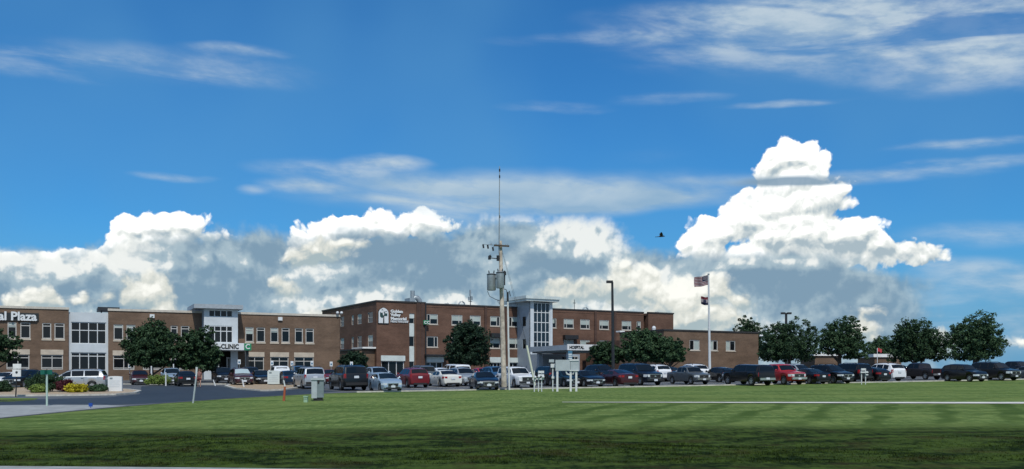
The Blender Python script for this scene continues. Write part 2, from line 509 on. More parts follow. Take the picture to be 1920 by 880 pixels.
def text_mesh(txt, size, depth=0.03, offset=0.0, sx=1.0, align='LEFT', spacing=1.0):
    cu = bpy.data.curves.new('letters', 'FONT'); cu.body = txt; cu.size = size; cu.extrude = depth / 2; cu.offset = offset
    cu.align_x = align; cu.space_character = spacing; cu.resolution_u = 3
    o = bpy.data.objects.new('letters', cu); COL.objects.link(o)
    dg = bpy.context.evaluated_depsgraph_get()
    me = bpy.data.meshes.new_from_object(o.evaluated_get(dg))
    bpy.data.objects.remove(o); bpy.data.curves.remove(cu)
    me.transform(Matrix.Diagonal((sx, 1, 1, 1)))
    me.transform(Matrix.Rotation(R(90), 4, 'X'))          # stands upright facing -Y
    me.materials.clear()
    return me


def letters(txt, size, material, parent, loc, name='lettering', **kw):
    me = text_mesh(txt, size, **kw); me.materials.append(material)
    o = bpy.data.objects.new(name, me); COL.objects.link(o); o.parent = parent; o.location = loc
    return o

# ------------------------------------------------------------------ the ground
def grass_mat():
    m = bpy.data.materials.new('lawn'); m.use_nodes = True; nt = m.node_tree; NX.tree = nt
    b = nt.nodes['Principled BSDF']; b.inputs['Roughness'].default_value = 0.9; b.inputs['Specular IOR Level'].default_value = 0.04
    tc = nt.nodes.new('ShaderNodeTexCoord'); sp = nt.nodes.new('ShaderNodeSeparateXYZ'); nt.links.new(tc.outputs['Object'], sp.inputs[0])
    X, Y = NX(sp.outputs[0]), NX(sp.outputs[1])
    P = NX.xyz(X, Y)
    # mowing passes run away to the right; each is laid one way or the other
    w = (X * 0.926 - Y * 0.378) + (NX.noise(P, 0.25, 3, 0.5) - 0.5) * 1.6
    s = NX.m('SINE', w * 2.2) * 1.2 + NX.noise(NX.xyz(w, Y * 0.05), 0.6, 2, 0.5) - 0.5
    inr = Y.ss(38.0, 44.0) * Y.ss(62.0, 57.0, 0.0, 1.0)
    inr2 = X.ss(-6.0, 6.0, 0.45, 1.0)
    stripes = s.ss(0.15, 1.1) * inr * inr2 * NX.noise(P, 0.3, 4, 0.6).ss(0.3, 0.6, 0.35, 1.0)
    n1 = NX.noise(P, 0.18, 4, 0.6); n2 = NX.noise(P, 1.6, 5, 0.65); n3 = NX.noise(P, 14.0, 4, 0.7)
    bands = NX.noise(NX.xyz(X * 0.10, Y), 0.55, 4, 0.6)
    g = NX.mix((n2 * 0.40 + n3 * 0.2 + NX.noise(NX.xyz(X, Y * 0.16), 4.5, 5, 0.75) * 0.4).ss(0.42, 0.58), (0.082, 0.136, 0.036), (0.172, 0.238, 0.072))
    g = NX.mix(bands.ss(0.46, 0.64, 0.0, 0.55), g, (0.048, 0.090, 0.019))
    g = NX.mix((n1.ss(0.4, 0.7)) * 0.5, g, (0.180, 0.235, 0.070))
    g = NX.mix(stripes * 0.95, g, (0.056, 0.098, 0.022))
    # darker, browner colour zone on the verge near the road
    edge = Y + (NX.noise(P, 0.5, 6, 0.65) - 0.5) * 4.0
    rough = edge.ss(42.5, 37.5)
    rough = Y.ss(10, 11) * (edge.ss(37.0, 42.5, 1.0, 0.0))  # mask of the darker near zone, with a ragged far edge
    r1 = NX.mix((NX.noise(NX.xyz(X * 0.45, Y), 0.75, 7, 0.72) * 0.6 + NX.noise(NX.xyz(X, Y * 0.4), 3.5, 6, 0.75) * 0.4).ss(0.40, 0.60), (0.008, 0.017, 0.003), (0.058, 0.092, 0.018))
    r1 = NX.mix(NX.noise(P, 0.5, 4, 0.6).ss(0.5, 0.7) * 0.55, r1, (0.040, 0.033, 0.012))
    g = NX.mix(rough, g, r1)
    nt.links.new(g.s, b.inputs['Base Color'])
    bp = nt.nodes.new('ShaderNodeBump'); bp.inputs['Strength'].default_value = 0.8; bp.inputs['Distance'].default_value = 0.06
    nt.links.new((n3 * 0.6 + n2 * 0.8).s, bp.inputs['Height']); nt.links.new(bp.outputs[0], b.inputs['Normal'])
    return m


def asphalt_mat(name, lo, hi):
    m = bpy.data.materials.new(name); m.use_nodes = True; nt = m.node_tree; NX.tree = nt
    b = nt.nodes['Principled BSDF']; b.inputs['Roughness'].default_value = 0.75
    tc = nt.nodes.new('ShaderNodeTexCoord'); O = NX(tc.outputs['Object'])
    k = NX.noise(O, 0.12, 5, 0.6, dim='3D') * 0.6 + NX.noise(O, 1.4, 4, 0.7, dim='3D') * 0.4
    c = NX.mix(k.ss(0.35, 0.65), lo, hi)
    cr = NX.voro(NX.v('ADD', O, NX.vscale(NX.noise(O, 0.8, 3, 0.6, color=True), 0.9)), 0.17, 0.0, 0.5, feature='DISTANCE_TO_EDGE')
    c = NX.mix(cr.ss(0.004, 0.012, 0.6, 0.0), c, (0.012, 0.013, 0.015))
    nt.links.new(c.s, b.inputs['Base Color'])
    return m


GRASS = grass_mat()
ASPH = asphalt_mat('asphalt', (0.018, 0.027, 0.038), (0.034, 0.046, 0.060))
ASPH2 = asphalt_mat('lot_asphalt', (0.075, 0.082, 0.088), (0.115, 0.12, 0.125))


def build_ground():
    ys = sorted(set([6 + 0.8 * i for i in range(60)] + [54 + 3 * i for i in range(50)] + [210 + 15 * i for i in range(20)] + [520, 600, 750, 950, 1300, 1800, 2600, 3800] + [-400, -150, -60, -25, -10, 0]))
    xs = sorted(set([-40 + 1.0 * i for i in range(81)] + [46 + 6 * i for i in range(24)] + [-46 - 6 * i for i in range(24)] + [200, 260, 360, 520, 800, 1200, 1800, 2600, -200, -260, -360, -520, -800, -1200, -1800, -2600]))
    vs = [(x, y, gz(x, y)) for y in ys for x in xs]; n = len(xs)
    fs = [(j * n + i, j * n + i + 1, (j + 1) * n + i + 1, (j + 1) * n + i) for j in range(len(ys) - 1) for i in range(n - 1)]
    mb = MB().raw(vs, fs)
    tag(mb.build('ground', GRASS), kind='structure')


def sheet(name, outline, dz, material, kind='structure', step=2.0):
    """a paving sheet laid over the slope, cut into small squares so that it follows it"""
    me = bpy.data.meshes.new(name); bm = bmesh.new()
    bm.faces.new([bm.verts.new((x, y, 0)) for x, y in outline])
    x0 = min(p[0] for p in outline); x1 = max(p[0] for p in outline); y0 = min(p[1] for p in outline); y1 = max(p[1] for p in outline)
    for (a0, a1, no) in ((x0, x1, (1, 0, 0)), (y0, y1, (0, 1, 0))):
        k = max(1, int((a1 - a0) / step))
        for i in range(1, k):
            a = a0 + (a1 - a0) * i / k
            g = bm.verts[:] + bm.edges[:] + bm.faces[:]
            bmesh.ops.bisect_plane(bm, geom=g, plane_co=(a, 0, 0) if no[0] else (0, a, 0), plane_no=no)
    for v in bm.verts: v.co.z = gz(v.co.x, v.co.y) + dz
    bmesh.ops.recalc_face_normals(bm, faces=bm.faces)
    if sum(f.normal.z for f in bm.faces) < 0: bmesh.ops.reverse_faces(bm, faces=bm.faces)
    bm.to_mesh(me); bm.free(); me.materials.append(material)
    o = bpy.data.objects.new(name, me); COL.objects.link(o)
    return tag(o, kind=kind)


def kerb_run(mb, pts, w, h):
    """a raised kerb along a ground line"""
    pts = [Vector((p[0], p[1], 0)) for p in pts]; out = []
    dense = []
    for a, b in zip(pts, pts[1:]):
        k = max(1, int((b - a).length / 3)); dense += [a.lerp(b, i / k) for i in range(k)]
    dense.append(pts[-1])
    for i, p in enumerate(dense):
        d = (dense[min(i + 1, len(dense) - 1)] - dense[max(i - 1, 0)]).normalized(); nrm = Vector((-d.y, d.x, 0)) * w / 2
        z = gz(p.x, p.y)
        out.append([(p.x - nrm.x, p.y - nrm.y, z - 0.1), (p.x - nrm.x, p.y - nrm.y, z + h), (p.x + nrm.x, p.y + nrm.y, z + h), (p.x + nrm.x, p.y + nrm.y, z - 0.1)])
    vs = [q for r in out for q in r]
    fs = [(i * 4 + k, i * 4 + k + 1, i * 4 + k + 5, i * 4 + k + 4) for i in range(len(out) - 1) for k in range(3)]
    fs += [(0, 1, 2, 3), tuple(len(vs) - 1 - k for k in range(4))]
    mb.raw(vs, fs)


build_ground()
# the drive and car park begin behind the lawn's edge as it runs in the photograph, then along the lot front
edge_px = [(-420, 812), (-200, 797), (0, 785.5), (90, 776.5), (200, 766), (300, 757.5), (430, 748), (590, 739)]
lawn_edge = [ground_hit(*p) for p in edge_px]
front0 = xy(21.5, 78.3)
front1 = xy(150.0, 78.3)
back = [xy(150, 165), xy(-60, 165)]
sheet('car_park', lawn_edge + [front0, front1] + back, 0.014, ASPH2, step=5.0)
apron = [(-420, 790), (-200, 772), (0, 761), (110, 760), (200, 760.5), (235, 762)]
sheet('concrete_apron', [ground_hit(*p) for p in [(-420, 811), (-200, 796), (0, 784.5), (90, 775.5), (200, 765), (240, 762)]] + [ground_hit(*p) for p in reversed(apron[:-1])], 0.026, MAT['concrete'], step=3.0)
drive = [(-420, 790), (-200, 772), (0, 761), (110, 760), (205, 760.3), (300, 756.5), (430, 747.2), (590, 738.2), (640, 734), (560, 730), (500, 736), (405, 724), (300, 723), (265, 725), (262, 740), (200, 746), (90, 749), (-200, 752), (-420, 757)]
sheet('drive', [ground_hit(*p) for p in drive], 0.020, ASPH, step=3.0)
kb = MB(); kerb_run(kb, [front0, xy(60, 78.2), front1], 0.35, 0.10)
tag(kb.build('lot_kerb', MAT['kerb']), kind='structure')
# pale concrete walk across the lawn
wl = [(3.0, 61.6), (12, 60.6), (28, 58.9), (60, 56.5), (95, 54.5)]
wn = [(95, 52.3), (60, 54.3), (28, 56.9), (12, 59.5), (3.0, 61.2)]
sheet('sidewalk', wl + wn, 0.035, MAT['walk'], step=2.0)
# near road edge at the bottom left corner of the view
sheet('roadside_strip', [ground_hit(*p) for p in [(-400, 873), (-60, 877), (60, 878), (220, 879.2), (420, 881), (900, 887), (900, 894), (-400, 892)]], 0.05, MAT['concrete'], step=1.0)
sheet('road', [(-80, 6.0), (-80, 23.0), (-14, 23.0), (14, 22.0), (80, 18.0), (80, 6.0)], 0.06, ASPH, step=2.0)

# painted stall lines of the car park
pm = MB()
def stripe(u0, v0, u1, v1, w=0.1):
    a = Vector(xy(u0, v0)); b = Vector(xy(u1, v1)); d = (b - a).normalized(); n = Vector((-d.y, d.x)) * w / 2
    k = 4
    for i in range(k):
        p = a.lerp(b, i / k); q = a.lerp(b, (i + 1) / k)
        pm.face([(p.x - n.x, p.y - n.y, gz(p.x, p.y) + .020), (q.x - n.x, q.y - n.y, gz(q.x, q.y) + .020), (q.x + n.x, q.y + n.y, gz(q.x, q.y) + .020), (p.x + n.x, p.y + n.y, gz(p.x, p.y) + .020)])
for i in range(38):
    u = 26 + i * 2.75
    stripe(u, 79.2, u, 84.4); stripe(u, 84.6, u, 89.8); stripe(u, 98, u, 103.2)
stripe(26, 84.5, 130, 84.5)
tag(pm.build('stall_lines', MAT['paint_white']), kind='structure')

# raised planting islands beside the drive
def island(outline_px, top_mat, h=0.13, inset=0.35):
    pts = [Vector(ground_hit(*p)) for p in outline_px]
    mb = MB(); kerb_run(mb, [tuple(p) for p in pts] + [tuple(pts[0])], 0.32, h)
    o = tag(mb.build('island_kerb', MAT['kerb']), kind='structure')
    sheet('island_bed', [tuple(p) for p in pts], h - 0.03, top_mat, step=2.0)
    return o
island([(-60, 744), (60, 743.5), (140, 743), (215, 741.5), (252, 738.5), (262, 735), (240, 732), (150, 729.5), (60, 728), (-60, 727)], MAT['gravel'])
island([(424, 725.5), (440, 730), (490, 734), (530, 732.5), (561, 728), (558, 724.5), (500, 721), (440, 720.5)], MAT['mulch'])
kb = MB(); kerb_run(kb, [ground_hit(225, 721.5), ground_hit(300, 722), ground_hit(370, 721.5), ground_hit(425, 721.5)], 0.4, 0.13)
tag(kb.build('drive_kerb', MAT['kerb']), kind='structure')
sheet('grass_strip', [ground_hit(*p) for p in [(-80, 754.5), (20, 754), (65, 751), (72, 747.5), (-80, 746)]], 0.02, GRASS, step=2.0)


def verge_grass():
    """fine grass blades on the near verge"""
    rng = np.random.default_rng(3); n = 210000
    y = 20.5 + (rng.random(n) ** 0.75) * 24.0
    x = (rng.random(n) * 2 - 1) * (y * 0.53 + 2)
    fade = np.clip((37.5 + 2.5 * np.sin(x * .4) - y) / 6.0, 0, 1); keep = (y > 26.6) & (rng.random(n) < fade) & (y < 38 + 2.5 * np.sin(x * 0.5) * np.sin(x * 0.17 + 1) + rng.normal(0, 3.0, n)) & (rng.random(n) < .35 + .65 * (np.sin(x * .9 + np.sin(y * .8)) * np.sin(y * 1.3 + np.sin(x * .6)) > -.1))
    x, y, fade = x[keep], y[keep], fade[keep]; n = len(x)
    clump = 0.55 + 0.45 * np.sin(x * 1.3 + np.sin(y * 0.9) * 2) * np.sin(y * 1.1 + np.sin(x * 0.7) * 2)
    h = (0.02 + 0.045 * rng.random(n)) * (0.5 + 0.9 * clump) * (.4 + .6 * fade)
    a = rng.random(n) * 6.283; w = 0.008 + 0.012 * rng.random(n); lean = h * 0.6
    la = rng.random(n) * 6.283
    z = np.array([gz(float(i), float(j)) for i, j in zip(x, y)]) - 0.01
    V = np.empty((n, 3, 3))
    V[:, 0] = np.stack([x - np.cos(a) * w, y - np.sin(a) * w, z], 1)
    V[:, 1] = np.stack([x + np.cos(a) * w, y + np.sin(a) * w, z], 1)
    V[:, 2] = np.stack([x + np.cos(la) * lean, y + np.sin(la) * lean, z + h], 1)
    me = bpy.data.meshes.new('verge_grass')
    me.from_pydata(V.reshape(-1, 3).tolist(), [], np.arange(3 * n).reshape(-1, 3).tolist())
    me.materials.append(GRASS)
    o = bpy.data.objects.new('verge_grass', me); COL.objects.link(o)
    tag(o, 'dark grass blades on the near verge', 'grass', kind='stuff')


verge_grass()

# ------------------------------------------------------------------ buildings
class Site:
    """a facade frame: x along the front, y into the building, seen from photo columns"""
    def __init__(s, c, si, v): s.c, s.s, s.v = c, si, v

    def u(s, px, v=None):
        v = s.v if v is None else v; k = (px - 960) / FPX
        return v * (k * s.c + s.s) / (s.c - k * s.s)

    def d(s, px, v=None):
        v = s.v if v is None else v
        return s.u(px, v) * s.s + v * s.c

    def z(s, y, px, v=None): return zof(y, s.d(px, v))

    def w(s, u, v): return u * s.c - v * s.s, u * s.s + v * s.c


def wall(mb, x0, x1, z0, z1, holes, y=0.0, depth=0.16):
    """a wall face in the plane y with openings (x0,x1,z0,z1) and their reveals"""
    xs = sorted({x0, x1} | {h[i] for h in holes for i in (0, 1)}); zs = sorted({z0, z1} | {h[i] for h in holes for i in (2, 3)})
    for i in range(len(xs) - 1):
        for j in range(len(zs) - 1):
            cx, cz = (xs[i] + xs[i + 1]) / 2, (zs[j] + zs[j + 1]) / 2
            if any(h[0] < cx < h[1] and h[2] < cz < h[3] for h in holes): continue
            if xs[i] < x0 - 1e-6 or xs[i + 1] > x1 + 1e-6 or zs[j] < z0 - 1e-6 or zs[j + 1] > z1 + 1e-6: continue
            mb.face([(xs[i], y, zs[j]), (xs[i + 1], y, zs[j]), (xs[i + 1], y, zs[j + 1]), (xs[i], y, zs[j + 1])])
    for (a, b, c, d) in holes:
        mb.face([(a, y, c), (a, y + depth, c), (a, y + depth, d), (a, y, d)])
        mb.face([(b, y, c), (b, y, d), (b, y + depth, d), (b, y + depth, c)])
        mb.face([(a, y, d), (a, y + depth, d), (b, y + depth, d), (b, y, d)])
        mb.face([(a, y, c), (b, y, c), (b, y + depth, c), (a, y + depth, c)])


def window(parent, a, b, z0, z1, y=0.0, cols=(), rows=(), fw=0.07, glass='glass', sill=0.0, blind=None, name='window', frame='frame', depth=0.16):
    """frame with mullions at cols / rows (fractions), a pane behind, an optional sill and blind; each window is one part"""
    f = MB(); yf0, yf1 = y + depth - 0.10, y + depth - 0.02
    f.box(a, a + fw, yf0, yf1, z0, z1); f.box(b - fw, b, yf0, yf1, z0, z1)
    f.box(a + fw, b - fw, yf0, yf1, z0, z0 + fw); f.box(a + fw, b - fw, yf0, yf1, z1 - fw, z1)
    for c in cols:
        x = a + (b - a) * c; f.box(x - fw * .45, x + fw * .45, yf0 + .005, yf1 - .003, z0 + fw, z1 - fw)
    for r in rows:
        z = z0 + (z1 - z0) * r; f.box(a + fw, b - fw, yf0 + .01, yf1 - .006, z - fw * .45, z + fw * .45)
    w = f.build(name, MAT[frame], parent)
    MB().face([(a, y + depth - .03, z0), (b, y + depth - .03, z0), (b, y + depth - .03, z1), (a, y + depth - .03, z1)]).build('pane', MAT[glass], w)
    if sill: MB().box(a - .06, b + .06, y - .07, y + depth - .1, z0 - sill, z0 - .002).build('sill', MAT['stone'], w)
    if blind:
        (f0, f1, g0) = blind; x0 = a + fw + (b - a - 2 * fw) * f0; x1 = a + fw + (b - a - 2 * fw) * f1
        MB().box(x0, x1, y + depth - .042, y + depth - .033, z0 + (z1 - z0) * g0, z1 - fw).build('blind', MAT['blind'], w)
    return w


def curtain(parent, a, b, z0, z1, cols, rows, y, fw=0.11, glass='glass', name='window'):
    return window(parent, a, b, z0, z1, y=y, cols=[i / cols for i in range(1, cols)], rows=rows, fw=fw, glass=glass, name=name, frame='white_metal', depth=0.14)


# ============ the two-storey clinic
CL = Site(CT, ST, 136.4)
def build_clinic():
    u0 = CL.u(-150); u1 = CL.u(637)
    ox, oy = CL.w(u0, CL.v)
    zb = gz(*CL.w(CL.u(200), CL.v)) - 0.6
    root = thing('clinic_building', 'two-storey tan brick clinic with a glazed link and white entrance tower', 'building', (ox, oy, 0), TH)
    U = lambda px, v=CL.v: CL.u(px, v) - u0
    Ztop = CL.z(583, 205)
    zw = lambda y, px: CL.z(y, px)
    # upper and lower rows keep one height along the facade
    up0, up1 = zw(635.5, 100), zw(606, 100)
    lo1, lin1 = zw(665.5, 100), zw(659.5, 100)
    lo0 = zw(693, 100)
    ground_up = [(-110, -93), (-86, -68), (-46, -28), (-21, -4), (14, 31), (38, 57), (79, 96), (102, 121), (213, 231), (237, 254), (268, 283), (290, 305), (320, 333), (339, 355), (460, 475.5), (481, 497), (507, 522), (528, 543), (553, 568), (573, 588.5)]
    low = [(-110, -68), (-46, -4), (12, 55), (77, 118), (212, 252), (268, 305), (320, 355), (460, 495), (507, 541), (552, 588)]
    k0, k1 = U(129), U(203)                               # glazed link
    t0, t1 = U(381), U(446)                               # tower
    ups = [(U(a), U(b), up0, up1) for a, b in ground_up]
    los = [(U(a), U(b), lo0, lo1) for a, b in low]
    w = MB()
    L1 = U(637)
    for (a, b) in ((0, k0), (k1, t0), (t1, L1)):
        hs = [h for h in ups + los if a < h[0] < b]
        wall(w, a, b, zb, Ztop, hs)
    D = 24.0
    w.face([(0, 0, zb), (0, 0, Ztop), (0, D, Ztop), (0, D, zb)]); w.face([(L1, 0, zb), (L1, D, zb), (L1, D, Ztop), (L1, 0, Ztop)])
    w.face([(0, D, zb), (0, D, Ztop), (L1, D, Ztop), (L1, D, zb)])
    for (x, s) in ((k0, 1), (k1, -1)): w.face([(x, 0, zb), (x, 0.6, zb), (x, 0.6, Ztop), (x, 0, Ztop)])
    w.build('wall', BRICK_T, root)
    MB().face([(0, 0.3, Ztop - .5), (L1, 0.3, Ztop - .5), (L1, D, Ztop - .5), (0, D, Ztop - .5)]).build('roof', MAT['roof_grey'], root)
    MB().face([(0, .75, zb), (L1, .75, zb), (L1, .75, Ztop - .6), (0, .75, Ztop - .6)]).build('inner_wall', MAT['interior'], root)
    cp = MB()
    for (a, b) in ((-.1, k0 + .05), (k1 - .05, t0), (t1, L1 + .1)): cp.box(a, b, -.12, .35, Ztop, Ztop + .28)
    cp.box(L1 - .25, L1 + .1, .35, D, Ztop, Ztop + .28); cp.box(-.1, .25, .35, D, Ztop, Ztop + .28)
    cp.build('coping', MAT['coping'], root)
    rb = random.Random(8)
    for (a, b, c, d) in ups: window(root, a, b, c, d, rows=(0.80,), fw=.11, sill=.22, blind=(0, 1, rb.uniform(.45, .82)) if rb.random() < .3 else None)
    for (a, b, c, d) in los:
        w_ = window(root, a, b, c, d, cols=(.5,), rows=(.70,) if a > 30 else (.78, .12), fw=.10)
        MB().box(a - .05, b + .05, -.05, .1, d + .003, d + .62).build('lintel', MAT['stone'], w_)
    # glazed link
    zk = lambda y: zw(y, 165)
    kz = zk(586)
    p = MB(); p.box(k0, k1, .30, .6, zk(604), kz).box(k0, k1, .28, .6, zk(661), zk(645)); p.box(k0, k0 + .22, .26, .3, zb, kz).box(k1 - .22, k1, .26, .3, zb, kz)
    p.build('spandrel_panel', MAT['white_panel'], root)
    curtain(root, k0 + .22, k1 - .22, zk(645), zk(604), 4, (.62,), .35); curtain(root, k0 + .22, k1 - .22, zb + .3, zk(661), 4, (.88, .42), .35)
    # entrance tower
    f = -2.0; vf = CL.v + f
    tz = lambda y: CL.z(y, 412, vf)
    a, b = U(382.5, vf), U(446, vf); zt = tz(580)
    g0, g1 = U(391, vf), U(436.5, vf)
    hs = [(g0, g1, tz(595), tz(581.5)), (g0, g1, tz(643), tz(611))]
    m = MB(); zl = tz(657)
    wall(m, a, b, zl, zt, hs, y=f)
    wall(m, a, a + .9, zb, zl, [], y=f); wall(m, b - .9, b, zb, zl, [], y=f)
    m.face([(b, f, zl), (b, 4, zl), (b, 4, zt), (b, f, zt)]); m.face([(b, f, zb), (b, 0, zb), (b, 0, zl), (b, f, zl)]); m.face([(a, f, zt), (b, f, zt), (b, 4, zt), (a, 4, zt)]); m.face([(a, 4, zl), (a, 4, zt), (b, 4, zt), (b, 4, zl)])
    m.build('tower_front', MAT['white_panel'], root)
    MB().face([(a, f, zb), (a, f, zt), (a, 4, zt), (a, 4, zb)]).build('tower_side', MAT['grey_panel'], root)
    MB().box(a + .02, b - .02, f + .3, f + .35, zl, zt - .1).build('tower_inner', MAT['interior'], root)
    curtain(root, g0, g1, tz(595), tz(581.5), 4, (), f); curtain(root, g0, g1, tz(643), tz(611), 4, (.68,), f)
    r = MB().box(a - 1.3, b + .55, f - .8, 4.6, zt + .02, zt + .55).m(0); r.build('tower_roof', MAT['roof_grey'], root)
    # recessed entrance under the tower, with its door
    e = MB().face([(a, 1.8, zb), (b + 2, 1.8, zb), (b + 2, 1.8, zl), (a, 1.8, zl)]).face([(b + 2.0, -.005, zb), (b + 2.0, 1.8, zb), (b + 2, 1.8, zl), (b + 2, -.005, zl)]); e.build('entrance_recess', MAT['interior'], root)
    dz = lambda y: CL.z(y, 430)
    dr = window(root, U(424), U(438), zb + .4, dz(670), y=-.35, cols=(.5,), fw=.22, name='entrance_door', frame='white_metal', glass='blue_glass')
    # canopy carrying the sign
    q = -4.6; vq = CL.v + q
    ca, cb = CL.u(394, vq) - u0, CL.u(471, vq) - u0; cz0, cz1 = CL.z(657, 430, vq), CL.z(643.5, 430, vq)
    MB().box(ca, cb, q, -.02, cz0, cz1).build('entrance_canopy', MAT['white_panel'], root)
    for x in (ca + .4, cb - .4): MB().box(x - .15, x + .15, q + .3, q + .6, zb, cz0 - .003).build('canopy_post', MAT['dark_metal'], root)
    # wall lights and roof-corner lights
    for px, y in ((285, 593.5), (525, 598.5), (-80, 590)):
        MB().box(U(px) - .28, U(px) + .28, -.22, -.003, zw(y, px) - .2, zw(y, px) + .25).build('wall_light', MAT['letter_white'], root)
    for dx in (-.1, .45):
        l = MB(); l.ball((L1 - .3 + dx, -.35, Ztop + .52), .2, .24, .2).tube([(L1 - .3 + dx, -.2, Ztop + .28), (L1 - .3 + dx, -.3, Ztop + .5)], .04, 6); l.build('corner_light', MAT['letter_white'], root, True)
    # roof canopy over the link
    th = thing('rooftop_canopy', 'flat dark canopy on the clinic roof behind its glazed link', 'roof canopy', (*CL.w(CL.u(203, 146), 146), CL.z(587, 203, 146)), TH)
    hz = CL.z(577.5, 203, 146) - CL.z(587, 203, 146); hw = (CL.u(222, 146) - CL.u(181.5, 146)) / 2
    MB().box(-hw, hw, -1.5, 3, hz - .42, hz).build('deck', MAT['dark_metal'], th)
    for x in (-hw + .5, hw - .5): MB().box(x - .08, x + .08, .4, .6, -.8, hz - .423).build('post', MAT['dark_metal'], th)
    # signs
    s = thing('wall_sign', 'white raised letters reading Medical Plaza across the top of the brick clinic front', 'sign', (*CL.w(CL.u(0), CL.v - .02), 0), TH)
    lw = letters('Medical Plaza', 1.42, MAT['letter_white'], s, (CL.u(69) - CL.u(0), -.20, zw(600.8, 35)), depth=.16, offset=.045, sx=1.0, align='RIGHT')
    wd = lw.dimensions.x
    # a dark backing strip behind the letters
    MB().box(CL.u(70) - CL.u(0) - 15.5, CL.u(70) - CL.u(0) + .15, -.10, .01, zw(602.0, 35), zw(587.0, 35)).build('backing', MAT['letter_black'], s)
    s = thing('clinic_sign', 'white sign box lettered CLINIC with a green C square, on the clinic entrance canopy', 'sign', (*CL.w(ca + u0, vq), 0), TH)
    W = cb - ca
    MB().box(.05, W - .9, -.12, -.004, cz0 + .03, cz1 - .03).build('panel', MAT['letter_white'], s)
    g = MB().box(W - .88, W, -.14, -.004, cz0 + .02, cz1 - .02).build('logo_square', MAT['green_logo'], s)
    letters('CLINIC', .80, MAT['letter_black'], s, (CL.u(414, vq) - u0 - ca, -.14, cz0 + .20), depth=.05, offset=.028, sx=.86)
    letters('C', .85, MAT['letter_white'], g, (W - .76, -.16, cz0 + .20), depth=.05, offset=.02, name='logo_letter')


build_clinic()


